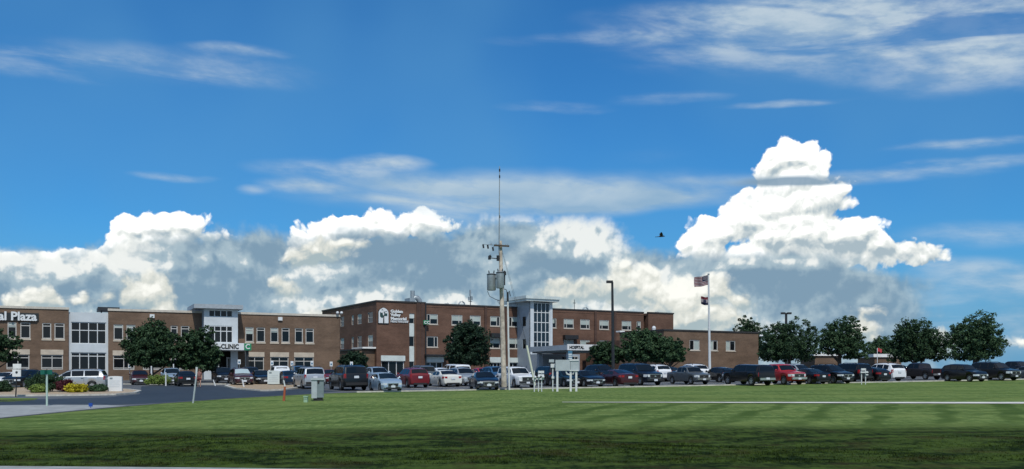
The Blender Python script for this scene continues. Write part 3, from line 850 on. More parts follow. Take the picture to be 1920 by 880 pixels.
# ============ the three-storey hospital
HO = Site(C2, S2, 148.3)
def build_hospital():
    u0 = HO.u(706)
    ox, oy = HO.w(u0, HO.v)
    root = thing('hospital_building', 'three-storey dark red brick hospital with a glazed stair tower, behind the car park', 'building', (ox, oy, 0), TH2)
    U = lambda px, v=HO.v: HO.u(px, v) - u0
    Z = lambda y, px=815: HO.z(y, px)
    zb = EYE - 0.2; Zt = Z(570.8, 800)
    L = U(1262); D = 20.0
    t3, b3 = Z(589), Z(608.5); t2, b2 = Z(631), Z(651.5)
    third = [(802, 823), (848.5, 869), (883, 903.5), (921, 939.5), (956, 975), (1036.5, 1045.5), (1059, 1078), (1090, 1108), (1126, 1144), (1168, 1186), (1196, 1204)]
    holes3 = [(U(a), U(b), b3, t3) for a, b in third]
    holes2 = [(U(a), U(b), b2, t2) for a, b in third if a not in (1036.5, 1196)]
    g1 = (U(715), U(758), zb, Z(677, 735)); g2 = (U(797.5), U(832), zb, Z(679, 815)); g3 = (U(921), U(941), zb, Z(680, 930)); g4 = (U(956), U(981), zb, Z(680, 970))
    strip = (U(767.5), U(777), zb, Z(588, 770))
    w = MB()
    x1 = U(1209)
    wall(w, 0, U(797), zb, Zt + .12, [g1, strip], depth=.3)
    wall(w, U(797), x1, zb, Zt, [h for h in holes3 + holes2] + [g2, g3, g4], y=.35)
    w.face([(U(797), 0, zb), (U(797), .35, zb), (U(797), .35, Zt + .12), (U(797), 0, Zt + .12)])
    # plain end bay set forward
    e0 = U(1215)
    w.face([(x1, .35, zb), (x1, 1.2, zb), (x1, 1.2, Zt), (x1, .35, Zt)]); w.face([(x1, 1.2, zb), (e0, 1.2, zb), (e0, 1.2, Zt), (x1, 1.2, Zt)])
    w.face([(e0, 1.2, zb), (e0, -.1, zb), (e0, -.1, Zt), (e0, 1.2, Zt)]); w.face([(e0, -.1, zb), (L, -.1, zb), (L, -.1, Zt), (e0, -.1, Zt)])
    w.face([(L, -.1, zb), (L, D, zb), (L, D, Zt), (L, -.1, Zt)]); w.face([(0, D, zb), (0, D, Zt), (L, D, Zt), (L, D, zb)])
    w.build('wall', BRICK_R, root)
    # piers between the bays
    for px in (784, 792): MB().box(U(px) - .30, U(px) + .30, -.10, .0 - .002, zb, Zt + .10).build('pier', BRICK_D, root)
    for px in (912, 948, 1118, 1155): MB().box(U(px) - .22, U(px) + .22, .16, .348, zb, Zt - .02).build('pier', BRICK_D, root)
    # the left side, receding
    yp = lambda px: (lambda k: (u0 * (C2 - k * S2)) / (k * C2 + S2) - HO.v)((px - 960) / FPX)
    Zs = Zt + .12
    zs = lambda y, px: zof(y, u0 * S2 + (HO.v + yp(px)) * C2)
    side_win = [(689.5, 699), (670, 678), (659, 663), (638, 645)]
    sh = []
    for a, b in side_win:
        ya, yb = yp(b), yp(a)
        sh += [(ya, yb, b3 + .15, t3 + .1), (ya, yb, b2 - .0, t2 + .1)]
    sw = MB(); wall(sw, 0, D + 6, zb, Zs, sh)
    S = sw.build('side_wall', BRICK_R, root); S.rotation_euler = (0, 0, R(-90)); S.location = (0, D + 6, 0)
    S.scale = (1, 1, 1)
    # side wall is built along x; turned so that x runs back to front
    S.rotation_euler = (0, 0, R(90)); S.location = (0, 0, 0); S.scale = (1, -1, 1)
    for i, (a, b, c, d) in enumerate(sh):
        wn = window(root, a, b, c, d, fw=.08, rows=(.5,), blind=(0, 1, .45) if i % 3 else None)
        for o in [wn]: o.rotation_euler = (0, 0, R(90)); o.scale = (1, -1, 1)
    MB().face([(0, .3, Zt - .4), (L, .3, Zt - .4), (L, D, Zt - .4), (0, D, Zt - .4)]).build('roof', MAT['roof_grey'], root)
    MB().face([(.3, .9, zb), (x1, .9, zb), (x1, .9, Zt - .5), (.3, .9, Zt - .5)]).face([(.31, .9, zb), (.31, D, zb), (.31, D, Zt - .5), (.31, .9, Zt - .5)]).build('inner_wall', MAT['interior'], root)
    c = MB(); c.box(-.12, U(797) + .1, -.12, .25, Zt + .12, Zt + .34).box(-.12, .2, .25, D + 6, Zt + .12, Zt + .34).box(U(797) + .1, x1 + .05, .25, .6, Zt, Zt + .22).box(x1 + .05, e0 - .1, 1.1, 1.4, Zt, Zt + .22).box(e0 - .1, L + .1, -.2, .2, Zt, Zt + .22).box(L - .2, L + .1, .2, D, Zt, Zt + .22)
    c.build('coping', MAT['dark_coping'], root)
    # windows: one tall light beside a wider one with a half-drawn blind
    rng = random.Random(4)
    for i, (a, b, c0, d) in enumerate(holes3 + holes2):
        nar = (b - a) < 1.5
        side = .30 if i % 2 == 0 else .68
        bl = (0, 1, .42 + .06 * rng.random()) if i in (1, 2, 6, 7, 8, 9) or i > 13 else ((side, 1, .52) if i % 2 == 0 else (0, side, .5))
        if i in (12, 11): bl = None
        window(root, a, b, c0, d, y=.35, cols=() if nar else (side,), fw=.13, sill=.1, blind=bl)
    # dark awnings over two second-floor windows
    for px in (922, 1060):
        a = U(px - 3); b = U(px + 22); MB().prism([(a, t2 + .05), (b, t2 + .05), (b, t2 + .75), (a, t2 + .75)], -.5, .34).build('awning', MAT['dark_metal'], root)
    # vertical strip beside the sign wall
    sx0, sx1 = strip[0], strip[1]
    zz = lambda y: Z(y, 772)
    p = MB()
    for (a, b) in ((588, 597), (607, 631), (650, 678)): p.box(sx0, sx1, .1, .3, zz(b), zz(a))
    p.build('strip_panel', MAT['pale_panel'], root)
    for (a, b) in ((597, 607), (631, 650)): window(root, sx0, sx1, zz(b), zz(a), y=.12, fw=.06)
    window(root, sx0, sx1, zb, zz(678), y=.12, fw=.06)
    # ground-floor shopfronts under pale panels
    for (h, px, ya, yb, yy) in ((g1, 735, 667, 677, 0), (g2, 815, 669, 679, .35), (g3, 930, 670, 680, .35), (g4, 970, 671, 680, .35)):
        MB().box(h[0] - .1, h[1] + .1, yy - .16, yy + .05, Z(yb, px), Z(ya, px)).build('fascia_panel', MAT['pale_panel'], root)
        window(root, h[0], h[1], h[2], h[3], y=yy, cols=(.33, .67), fw=.12, depth=.25, frame='white_metal')
    MB().box(U(795), U(836), -.9, .2, Z(668, 815) + .02, Z(666, 815) + .08).build('door_canopy', MAT['dark_metal'], root)
    # one-storey tan projection in the angle at the left
    ya = yp(640); zp = zs(657.5, 700)
    MB().box(-3.2, -.003, .8, D + 5, zb, zp).build('side_annexe', BRICK_T, root)
    MB().box(-3.3, -.005, .7, D + 5, zp + .003, zp + .18).build('annexe_coping', MAT['dark_coping'], root)
    MB().box(-2.2, -.01, .2, 5.0, zp + .25, zp + .5).build('side_awning', MAT['paint_white'], root)
    # stair tower
    vt = 144.3; yt = vt - HO.v
    a, b = U(994.5, vt), U(1036, vt)
    tz = lambda y: HO.z(y, 1015, vt)
    ztop = tz(566); pw = .62
    g = (a + pw, b - pw * .75, tz(661), tz(567.5))
    m = MB(); m.box(a, a + pw, yt, yt + .35, zb, ztop).box(b - pw * .75, b, yt, yt + .35, zb, ztop).box(a + pw, b - pw * .75, yt + .02, yt + .3, zb, tz(661))
    m.face([(b, yt, zb), (b, 3, zb), (b, 3, ztop), (b, yt, ztop)]); m.build('stair_tower_pier', MAT['white_panel'], root)
    curtain(root, g[0], g[1], g[2], g[3], 4, (.07, .21, .405, .60, .80), yt + .1, fw=.13, glass='blue_glass', name='stair_tower_window')
    MB().box(a + pw, b - pw, yt + .9, yt + 1.0, zb, ztop - .2).build('stair_core', MAT['interior'], root)
    sd = MB(); wall(sd, yt, 3.6, zb, ztop, [(yt + 1.5, yt + 2.6, HO.z(612, 988, 146), HO.z(594, 988, 146)), (yt + 1.5, yt + 2.6, HO.z(654, 988, 146), HO.z(636, 988, 146))])
    so_ = sd.build('stair_tower_side', MAT['grey_panel'], root); so_.rotation_euler = (0, 0, R(90)); so_.scale = (1, -1, 1); so_.location = (a, 0, 0)
    for (y0, y1) in ((612, 594), (654, 636)):
        wn = window(root, yt + 1.5, yt + 2.6, HO.z(y0, 988, 146), HO.z(y1, 988, 146), fw=.1, frame='dark_metal'); wn.rotation_euler = (0, 0, R(90)); wn.scale = (1, -1, 1); wn.location = (a, 0, 0)
    r = MB().box(a - 1.25, b + .75, yt - .9, 4.6, ztop + .004, ztop + .35).box(a - 1.45, b + .9, yt - 1.1, 4.8, ztop + .352, tz(556.5)); r.build('stair_tower_roof', MAT['pale_panel'], root)
    # entrance lobby and canopy
    la = U(1003, 140); lb = U(1063, 140) + 2
    lob = MB(); lob.box(la + 1.0, lb, -9.0, -4.05, zb, HO.z(664, 1030, 140)); lob.build('lobby', MAT['grey_panel'], root)
    window(root, la + 4.5, lb - .4, zb + .2, HO.z(668, 1030, 140), y=-9.15, cols=(.2, .4, .6, .8), fw=.1, glass='blue_glass', depth=.14)
    vc = 128.0; yc = vc - HO.v
    cx0 = HO.u(1063, vc) - u0; cx1 = HO.u(1140, vc) - u0
    cz1, cz0 = HO.z(645.5, 1063, vc), HO.z(656.5, 1063, vc)
    MB().box(cx0, cx1, yc, yc + 11, cz0, cz1 - .1).build('entrance_canopy', MAT['grey_panel'], root)
    MB().box(cx0 + .3, cx1 - .3, yc + .3, yc + 10.7, cz0 - .25, cz0 - .003).build('canopy_soffit', MAT['slate_box'], root)
    for (x, y) in ((cx0 + 1.0, yc + 1.0), (cx0 + 1.0, yc + 9.6), (cx1 - 1, yc + 1)):
        MB().box(x - .3, x + .3, y - .3, y + .3, zb, cz0 - .252).build('canopy_column', MAT['grey_panel'], root)
    # signs
    s = thing('hospital_sign', 'white sign box lettered HOSPITAL on the edge of the hospital entrance canopy', 'sign', (*HO.w(cx0 + u0, vc), 0), TH2)
    W = cx1 - cx0
    MB().box(.0, W - 1.0, -.14, -.004, cz0 - .02, cz1).build('panel', MAT['letter_white'], s)
    lg = MB().box(W - .98, W, -.15, -.004, cz0 - .02, cz1).build('logo_square', MAT['green_logo'], s)
    letters('HOSPITAL', .62, MAT['letter_black'], s, (.32, -.16, cz0 + .2), depth=.05, offset=.022, sx=.92)
    letters('H', .72, MAT['letter_white'], lg, (W - .78, -.17, cz0 + .16), depth=.05, offset=.015, name='logo_letter')
    # big wall sign: an arch emblem with a tree, and three lines of lettering
    s = thing('memorial_sign', 'white Golden Valley Memorial letters beside an arched tree emblem on the hospital wall', 'sign', (ox, oy, 0), TH2)
    ax0, ax1 = U(709.3), U(727.5); az0, az1 = Z(606.2, 718), Z(578.2, 718); hw = (ax1 - ax0) / 2; cx = (ax0 + ax1) / 2
    def arch(h, z0, z1, n=16): return [(cx - h, z0), (cx + h, z0)] + [(cx + h * math.cos(math.pi * k / n), z1 - h + h * math.sin(math.pi * k / n)) for k in range(n + 1)]
    emb = MB().prism(arch(hw, az0, az1), -.20, -.02).build('emblem', MAT['letter_white'], s)
    MB().prism(arch(hw + .10, az0 - .1, az1 + .08), -.10, -.004).build('emblem_back', MAT['letter_black'], emb)
    zm = az0 + (az1 - az0) * .44
    sky_ = [(cx - hw * .74, zm), (cx - hw * .30, zm - .25), (cx + hw * .1, zm + .1), (cx + hw * .74, zm + .1)] + [(cx + hw * .74 * math.cos(math.pi * k / 12), az1 - hw + hw * .74 * math.sin(math.pi * k / 12)) for k in range(13)]
    MB().prism(sky_, -.23, -.202).build('emblem_field', mat('emblem_green', (.02, .06, .055), .5), emb)
    tr = MB(); tr.prism([(cx - .10, az0 + .05), (cx + .10, az0 + .05), (cx + .07, zm), (cx + .02, zm + .5), (cx - .05, zm)], -.26, -.204); tr.build('emblem_trunk', MAT['letter_black'], emb)
    cr = MB()
    for (dx, dz, rx, rz) in ((-.25, .75, .34, .2), (.22, .95, .36, .18), (-.05, 1.2, .3, .14), (.4, .6, .2, .12), (-.05, .45, .12, .3)):
        cr.prism([(cx + dx + rx * math.cos(6.283 * k / 10), zm + dz + rz * math.sin(6.283 * k / 10)) for k in range(10)], -.27, -.235)
    cr.build('emblem_crown', MAT['letter_white'], emb)
    tx = U(731.8)
    for (txt, y, size, sx) in (('Golden', 586.8, .62, 1.1), ('Valley', 593.4, .62, 1.1), ('Memorial', 600.4, .62, 1.12)):
        letters(txt, size, MAT['letter_white'], s, (tx, -.12, Z(y, 745)), depth=.12, offset=.03, sx=sx)
    MB().box(tx, U(766), -.10, -.02, Z(602.2, 748), Z(601.5, 748)).build('rule', MAT['letter_white'], s)
    letters('HEALTHCARE', .34, MAT['letter_white'], s, (tx, -.1, Z(605.2, 748)), depth=.06, offset=.012, sx=1.35, spacing=1.05)
    # small green lit letters and the dark downpipe at the corner
    dp = MB().tube([(U(797.5), -.14, zb), (U(797.5), -.14, Zt + .1)], .13, 8).build('downpipe', MAT['dark_metal'], root)
    s = thing('projecting_sign', 'small green pair of C signs fixed to the downpipe at the hospital corner', 'sign', (*HO.w(HO.u(797.5), HO.v - .3), Z(605, 797)), TH2)
    g = MB().box(-.48, -.02, -.12, 0, -.34, .34).box(.02, .48, -.10, .02, -.34, .34).build('panel', MAT['green_logo'], s)
    for x in (-.43, .07): letters('C', .62, MAT['letter_white'], s, (x, -.16, -.22), depth=.06, offset=.02)

    # ---- things on the roof
    def on_roof(px, v): return (*HO.w(HO.u(px, v), v), Zt - .4)
    t = thing('roof_exhaust', 'steel exhaust unit with a tall stack and curved duct on the hospital roof', 'exhaust unit', on_roof(775, 158), TH2)
    k = HO.d(775, 158) / FPX; zz0 = lambda y: zof(y, HO.d(775, 158)) - (Zt - .4)
    MB().box(-12 * k, -1 * k, -1, 1.2, 0, zz0(560)).build('fan_box', MAT['galv'], t)
    MB().tube([(-1.5 * k, 0, zz0(561)), (-1.5 * k, 0, zz0(545.5))], 4.2 * k, 12).build('stack', MAT['galv'], t, True)
    MB().tube([(-1 * k, 0, zz0(562)), (3 * k, 0, zz0(558)), (8 * k, 0, zz0(559)), (12 * k, 0, zz0(563)), (13.5 * k, 0, zz0(573))], [.35, .42, .46, .46, .46], 12).build('duct', MAT['galv'], t, True)
    t = thing('roof_antenna', 'cluster of slim panel antennas on a pole on the hospital roof', 'antenna', on_roof(882, 156), TH2)
    k = HO.d(882, 156) / FPX; zz0 = lambda y: zof(y, HO.d(882, 156)) - (Zt - .4)
    MB().tube([(0, 0, 0), (0, 0, zz0(545))], .07, 6).build('mast', MAT['dark_metal'], t)
    for (x, y0, y1) in ((-1.2, 556, 544), (-4, 564, 557), (2.5, 563, 556)): MB().cbox((x * k, -.15, (zz0(y0) + zz0(y1)) / 2), .26, .16, zz0(y1) - zz0(y0)).build('panel_antenna', MAT['galv'], t)
    MB().box(-4 * k, 3 * k, -.05, .05, zz0(566), zz0(565)).build('crossbar', MAT['dark_metal'], t)
    t = thing('roof_antenna', 'single whip antenna standing on the hospital roof right of the stair tower', 'antenna', on_roof(1077, 156), TH2)
    zz0 = lambda y: zof(y, HO.d(1077, 156)) - (Zt - .4)
    MB().tube([(0, 0, 0), (0, 0, zz0(562))], .05, 6).build('mast', MAT['dark_metal'], t); MB().box(-.25, .25, -.04, .04, zz0(569), zz0(568)).build('crossbar', MAT['dark_metal'], t)
    for px, ytop, lab in ((749, 566, 'low slanted roof vent left of the steel exhaust stack'), (838, 569, 'small round roof vent between exhaust stack and panel antennas'), (866, 565.5, 'curved pipe roof vent just left of the panel antennas'),
                          (1098, 576.5, 'curved pipe roof vent right of the whip antenna'), (1232, 585, 'roof vent on the plain right end of the hospital')):
        v = 154; t = thing('roof_vent', lab, 'roof vent', on_roof(px, v), TH2, 'vents along the hospital roof')
        h = zof(ytop, HO.d(px, v)) - (Zt - .4)
        if px == 749: MB().prism([(-1.4, h * .5), (1.4, h * .8), (1.4, h), (-1.4, h * .7)], -.4, .4).build('hood', MAT['dark_metal'], t); MB().box(-.5, .5, -.2, .2, 0, h * .6).build('curb', MAT['dark_metal'], t)
        else: MB().tube([(-.55, 0, 0), (-.55, 0, h - .4), (-.3, 0, h - .08), (.1, 0, h - .02), (.45, 0, h - .25), (.5, 0, h - .6)], .13, 8).build('pipe', MAT['galv'], t, True); MB().box(-.9, -.2, -.35, .35, 0, .3).build('curb', MAT['roof_grey'], t)


build_hospital()


# ============ the lower wing at the right
def build_wing():
    v = 112.4; W = Site(C2, S2, v)
    u0 = W.u(1245); x1 = W.u(1422) - u0
    ox, oy = W.w(u0, v)
    root = thing('hospital_wing', 'low brown brick wing with three windows, at the right end of the hospital', 'building', (ox, oy, 0), TH2)
    U = lambda px: W.u(px) - u0
    zb = EYE - .2; Zt = W.z(620, 1245); D = 10.5
    hs = [(U(a), U(b), W.z(657, 1303), W.z(637.5, 1303)) for a, b in ((1293, 1312), (1331, 1346), (1361, 1379))]
    w = MB(); wall(w, 0, x1, zb, Zt, hs)
    w.face([(0, 0, zb), (0, 0, Zt), (0, D, Zt), (0, D, zb)]); w.face([(x1, 0, zb), (x1, D, zb), (x1, D, Zt), (x1, 0, Zt)]); w.face([(0, D, zb), (0, D, Zt), (x1, D, Zt), (x1, D, zb)])
    w.build('wall', BRICK_T, root)
    MB().face([(.2, .2, Zt - .2), (x1, .2, Zt - .2), (x1, D, Zt - .2), (.2, D, Zt - .2)]).build('roof', MAT['roof_grey'], root)
    MB().box(.2, x1 - .2, .4, .45, zb, Zt - .3).build('inner_wall', MAT['interior'], root)
    c = MB().box(-.1, x1 + .1, -.1, .2, Zt, Zt + .2).box(-.1, .2, .2, D, Zt, Zt + .2).box(x1 - .2, x1 + .1, .2, D, Zt, Zt + .2); c.build('coping', MAT['dark_coping'], root)
    for i, (a, b, c0, d) in enumerate(hs):
        window(root, a, b, c0, d, cols=(.45,), fw=.11, sill=.12, blind=((.45, 1, 0.06), (0, .4, .05), (0, .42, .05))[i])
    MB().box(9.5, x1, D + .004, 34, zb, Zt - .3).build('rear_link', BRICK_R, root)
    # parapet step and pale cap at the far left end
    MB().box(-.25, .6, D - .4, D + .6, Zt + .21, Zt + .42).build('parapet_cap', MAT['paint_white'], root)
    for (dx, dz) in ((.25, -.15), (.55, -.15)): MB().ball((x1 + dx, -.15, Zt - .2 + dz), .17, .2, .17).build('corner_light', MAT['letter_white'], root, True)
    t = thing('roof_dome', 'white domed vent standing on the roof behind the low brick wing', 'roof vent', (*W.w(W.u(1226, v + 14), v + 14), Zt - 1.0), TH2)
    k = W.d(1226, v + 14) / FPX
    h = zof(611.5, W.d(1226, v + 14)) - Zt + 1.0
    MB().tube([(0, 0, -3), (0, 0, h - .35)], 3.6 * k, 14).build('drum', MAT['white_metal'], t, True); MB().ball((0, 0, h - .35), 3.9 * k, 3.9 * k, .36).build('cap', MAT['white_metal'], t, True)


build_wing()


# ============ distant low buildings behind the right-hand trees
def far_building(px0, px1, d, ytop, yband, label, wallm):
    a = at(px0, d); k = d / FPX; w = (px1 - px0) * k
    t = thing('low_building', label, 'building', (a.x, a.y, a.z), 0)
    zt = zof(ytop, d) - a.z; zbnd = zof(yband, d) - a.z
    m = MB(); wall(m, 0, w, -.3, zbnd, [(w * .15, w * .35, 1.0, 2.2), (w * .6, w * .8, 1.0, 2.2)]); m.face([(0, 0, -.3), (0, 0, zbnd), (0, 9, zbnd), (0, 9, -.3)]); m.face([(w, 0, -.3), (w, 9, -.3), (w, 9, zbnd), (w, 0, zbnd)]); m.face([(0, 9, -.3), (0, 9, zbnd), (w, 9, zbnd), (w, 9, -.3)])
    m.build('wall', wallm, t)
    MB().box(-.3, w + .3, -.3, 9.3, zbnd + .003, zt).build('roof', MAT['paint_white'], t)
    for a_, b_ in ((.15, .35), (.6, .8)): window(t, w * a_, w * b_, 1.0, 2.2, fw=.08)


far_building(1528, 1572, 178, 662.5, 667.5, 'low tan building with a white roof edge, between the right-hand trees', BRICK_T)
far_building(1640, 1690, 184, 664, 670, 'low tan building with a pale roof, behind the white crossover', BRICK_T)

# ------------------------------------------------------------------ vehicles
def paint(name, col, metal=0.15, rough=0.32):
    return mat('paint_' + name, col, rough, metal=metal, coat=0.35, spec=0.4)


PAINT = {
    'black': paint('black', (.006, .006, .007)), 'navy': paint('navy', (.006, .010, .022)), 'white': paint('white', (.72, .74, .75), 0), 'cream': paint('cream', (.66, .66, .60), 0),
    'silver': paint('silver', (.42, .45, .47), .45), 'pale_blue': paint('pale_blue', (.34, .44, .53), .35), 'blue': paint('blue', (.05, .13, .24), .2),
    'dark_blue': paint('dark_blue', (.010, .024, .050), .2), 'red': paint('red', (.38, .022, .025), .1), 'cherry': paint('cherry', (.16, .014, .018), .15),
    'maroon': paint('maroon', (.055, .012, .014), .15), 'grey': paint('grey', (.11, .125, .135), .35), 'teal': paint('teal', (.010, .024, .028), .2), 'brown': paint('brown', (.022, .016, .017), .2),
}
CARGLASS = mat('car_glass', (.008, .011, .014), 0.05, spec=.32)
SHADE = mat('sunshade', (.35, .44, .46), .5)
RIM = mat('rim', (.50, .51, .52), .35, metal=.6)
HEAD = mat('headlight', (.62, .66, .68), .12, spec=.8, coat=.5)
TAIL = mat('taillight', (.30, .012, .015), .2, coat=.5)
CHROME = mat('chrome', (.62, .64, .65), .2, metal=.8)
TRIM = mat('trim', (.018, .018, .019), .55)
PLATE = mat('plate', (.62, .66, .70), .5)

TYPES = {
    'sedan': dict(L=4.8, W=1.84, belt=.93, ax=(1.42, -1.36), r=.325, top=[(-2.4, .60), (-2.37, .93), (-2.2, 1.04), (-1.62, 1.07), (-.85, 1.40), (-.3, 1.455), (.25, 1.435), (1.08, 1.02), (1.3, .985), (2.05, .86), (2.31, .74), (2.4, .55)],
                  win=[(-1.02, -.28), (-.20, .62)], ws=(.30, 1.05), rw=(-1.56, -.90)),
    'coupe': dict(L=4.7, W=1.86, belt=.95, ax=(1.40, -1.34), r=.33, top=[(-2.35, .62), (-2.32, 1.0), (-2.2, 1.08), (-1.75, 1.12), (-.6, 1.40), (-.1, 1.43), (.3, 1.40), (1.1, 1.02), (1.35, .99), (2.05, .84), (2.28, .72), (2.35, .55)],
                  win=[(-.95, -.30), (-.22, .70)], ws=(.36, 1.06), rw=(-1.66, -.68)),
    'hatchback': dict(L=4.35, W=1.80, belt=.95, ax=(1.33, -1.28), r=.33, top=[(-2.17, .62), (-2.14, 1.0), (-2.0, 1.13), (-1.35, 1.38), (-.45, 1.475), (.15, 1.45), (1.1, 1.02), (1.3, .98), (1.9, .85), (2.1, .72), (2.17, .5)],
                      win=[(-1.25, -.32), (-.24, .66)], ws=(.22, 1.06), rw=(-1.94, -1.40)),
    'crossover': dict(L=4.65, W=1.86, belt=1.06, ax=(1.36, -1.32), r=.36, top=[(-2.32, .66), (-2.30, 1.08), (-2.22, 1.18), (-1.88, 1.60), (-1.2, 1.70), (-.2, 1.71), (.25, 1.66), (1.08, 1.16), (1.3, 1.11), (2.05, 1.0), (2.27, .88), (2.32, .6)],
                      win=[(-1.70, -1.05), (-.97, -.18), (-.10, .66)], ws=(.32, 1.04), rw=(-2.16, -1.90), rail=True),
    'suv': dict(L=5.1, W=1.98, belt=1.18, ax=(1.55, -1.45), r=.39, top=[(-2.55, .70), (-2.54, 1.12), (-2.51, 1.22), (-2.30, 1.80), (-1.9, 1.885), (.1, 1.885), (.48, 1.83), (1.14, 1.26), (1.4, 1.21), (2.3, 1.11), (2.51, 1.0), (2.55, .66)],
                win=[(-2.10, -1.25), (-1.15, -.22), (-.12, .72)], ws=(.54, 1.10), rw=(-2.48, -2.32), rail=True),
    'minivan': dict(L=5.1, W=1.96, belt=1.06, ax=(1.60, -1.42), r=.34, top=[(-2.55, .6), (-2.52, 1.05), (-2.46, 1.16), (-2.18, 1.68), (-1.8, 1.76), (.3, 1.74), (.75, 1.62), (1.68, 1.09), (1.9, 1.03), (2.4, .86), (2.52, .72), (2.55, .5)],
                    win=[(-2.02, -.80), (-.70, .30), (.38, 1.12)], ws=(.80, 1.64), rw=(-2.42, -2.22), rail=True),
    'pickup': dict(L=5.7, W=2.0, belt=1.22, ax=(1.80, -1.75), r=.41, top=[(-2.85, .74), (-2.83, 1.25), (-.96, 1.26), (-.93, 1.28), (-.80, 1.80), (-.55, 1.90), (.5, 1.91), (.78, 1.84), (1.35, 1.30), (1.6, 1.25), (2.6, 1.15), (2.80, 1.04), (2.85, .72)],
                   win=[(-.72, -.02), (.08, .92)], ws=(.84, 1.30), rw=None, bed=True),
    'topper_pickup': dict(L=5.7, W=2.0, belt=1.22, ax=(1.80, -1.75), r=.43, top=[(-2.85, .74), (-2.83, 1.26), (-2.70, 1.76), (-2.5, 1.88), (-1.0, 1.90), (.4, 1.92), (.78, 1.84), (1.35, 1.30), (1.6, 1.25), (2.6, 1.15), (2.80, 1.04), (2.85, .72)],
                          win=[(-2.40, -1.02), (-.74, -.02), (.08, .92)], ws=(.84, 1.30), rw=(-2.80, -2.72)),
    'retro_wagon': dict(L=4.3, W=1.72, belt=1.02, ax=(1.30, -1.28), r=.335, top=[(-2.15, .6), (-2.12, 1.02), (-2.02, 1.28), (-1.75, 1.52), (-1.1, 1.62), (-.1, 1.60), (.28, 1.54), (.78, 1.10), (1.0, 1.04), (1.75, .93), (2.06, .74), (2.15, .5)],
                        win=[(-1.72, -1.00), (-.92, -.20), (-.12, .52)], ws=(.34, .74), rw=(-2.0, -1.78)),
}


class CarShape:
    def __init__(s, T):
        s.T = T; s.half = T['L'] / 2; s.W = T['W'] / 2; s.H = max(z for _, z in T['top'])

    def zt(s, x):
        p = s.T['top']
        for (a, za), (b, zb) in zip(p, p[1:]):
            if a <= x <= b: return za + (zb - za) * (x - a) / (b - a) if b > a else zb
        return p[0][1] if x < p[0][0] else p[-1][1]

    def zs(s, x):                                          # shoulder height
        bl = s.T['belt'] + .05 * (1 - (x + s.half) / s.T['L'])
        return min(bl, s.zt(x) - .035)

    def w(s, x):                                           # half width
        f = (s.half - x); r = (x + s.half)
        k = 1.0
        if f < .75: k -= .20 * (1 - f / .75) ** 2
        if r < .5: k -= .11 * (1 - r / .5) ** 2
        return s.W * k

    def wt(s, x):
        h = max(0.0, min(1.0, (s.zt(x) - s.zs(x) - .05) / max(.1, s.H - s.T['belt'] - .05)))
        boxy = .17 if s.T['W'] > 1.94 else .24
        return s.w(x) * (.95 - boxy * h)

    def zb(s, x):
        r = s.T['r']; base = .20 if r < .35 else (.26 if r < .4 else .36)
        z = base
        for a in s.T['ax']:
            d = abs(x - a); Rr = r + .075
            if d < Rr: z = max(z, r + math.sqrt(Rr * Rr - d * d))
        e = min(s.half - x, x + s.half)
        if e < .25: z = max(z, base + .12 * (1 - e / .25))
        return z

    def ring(s, x):
        zb, zs, zt, w, wt = s.zb(x), s.zs(x), s.zt(x), s.w(x), s.wt(x)
        lo = min(zb + .10, zs - .05); mid = max(lo + .01, lo + (zs - lo) * .62)
        wg = w * .955
        half = [(0, zb), (w * .93, zb), (w * .985, lo), (w, mid), (w * .975, zs - .01), (wg, zs + .015 if zt - zs > .03 else zs), (wt, zt - min(.07, (zt - zs) * .5)), (wt * .86, zt - .015), (0, zt + .018)]
        return half

    def side(s, x, t):                                     # a point on the glass band
        zs, zt = s.zs(x), s.zt(x); a = Vector((x, s.w(x) * .955, zs + .015)); b = Vector((x, s.wt(x), zt - min(.07, (zt - zs) * .5)))
        return a.lerp(b, t)


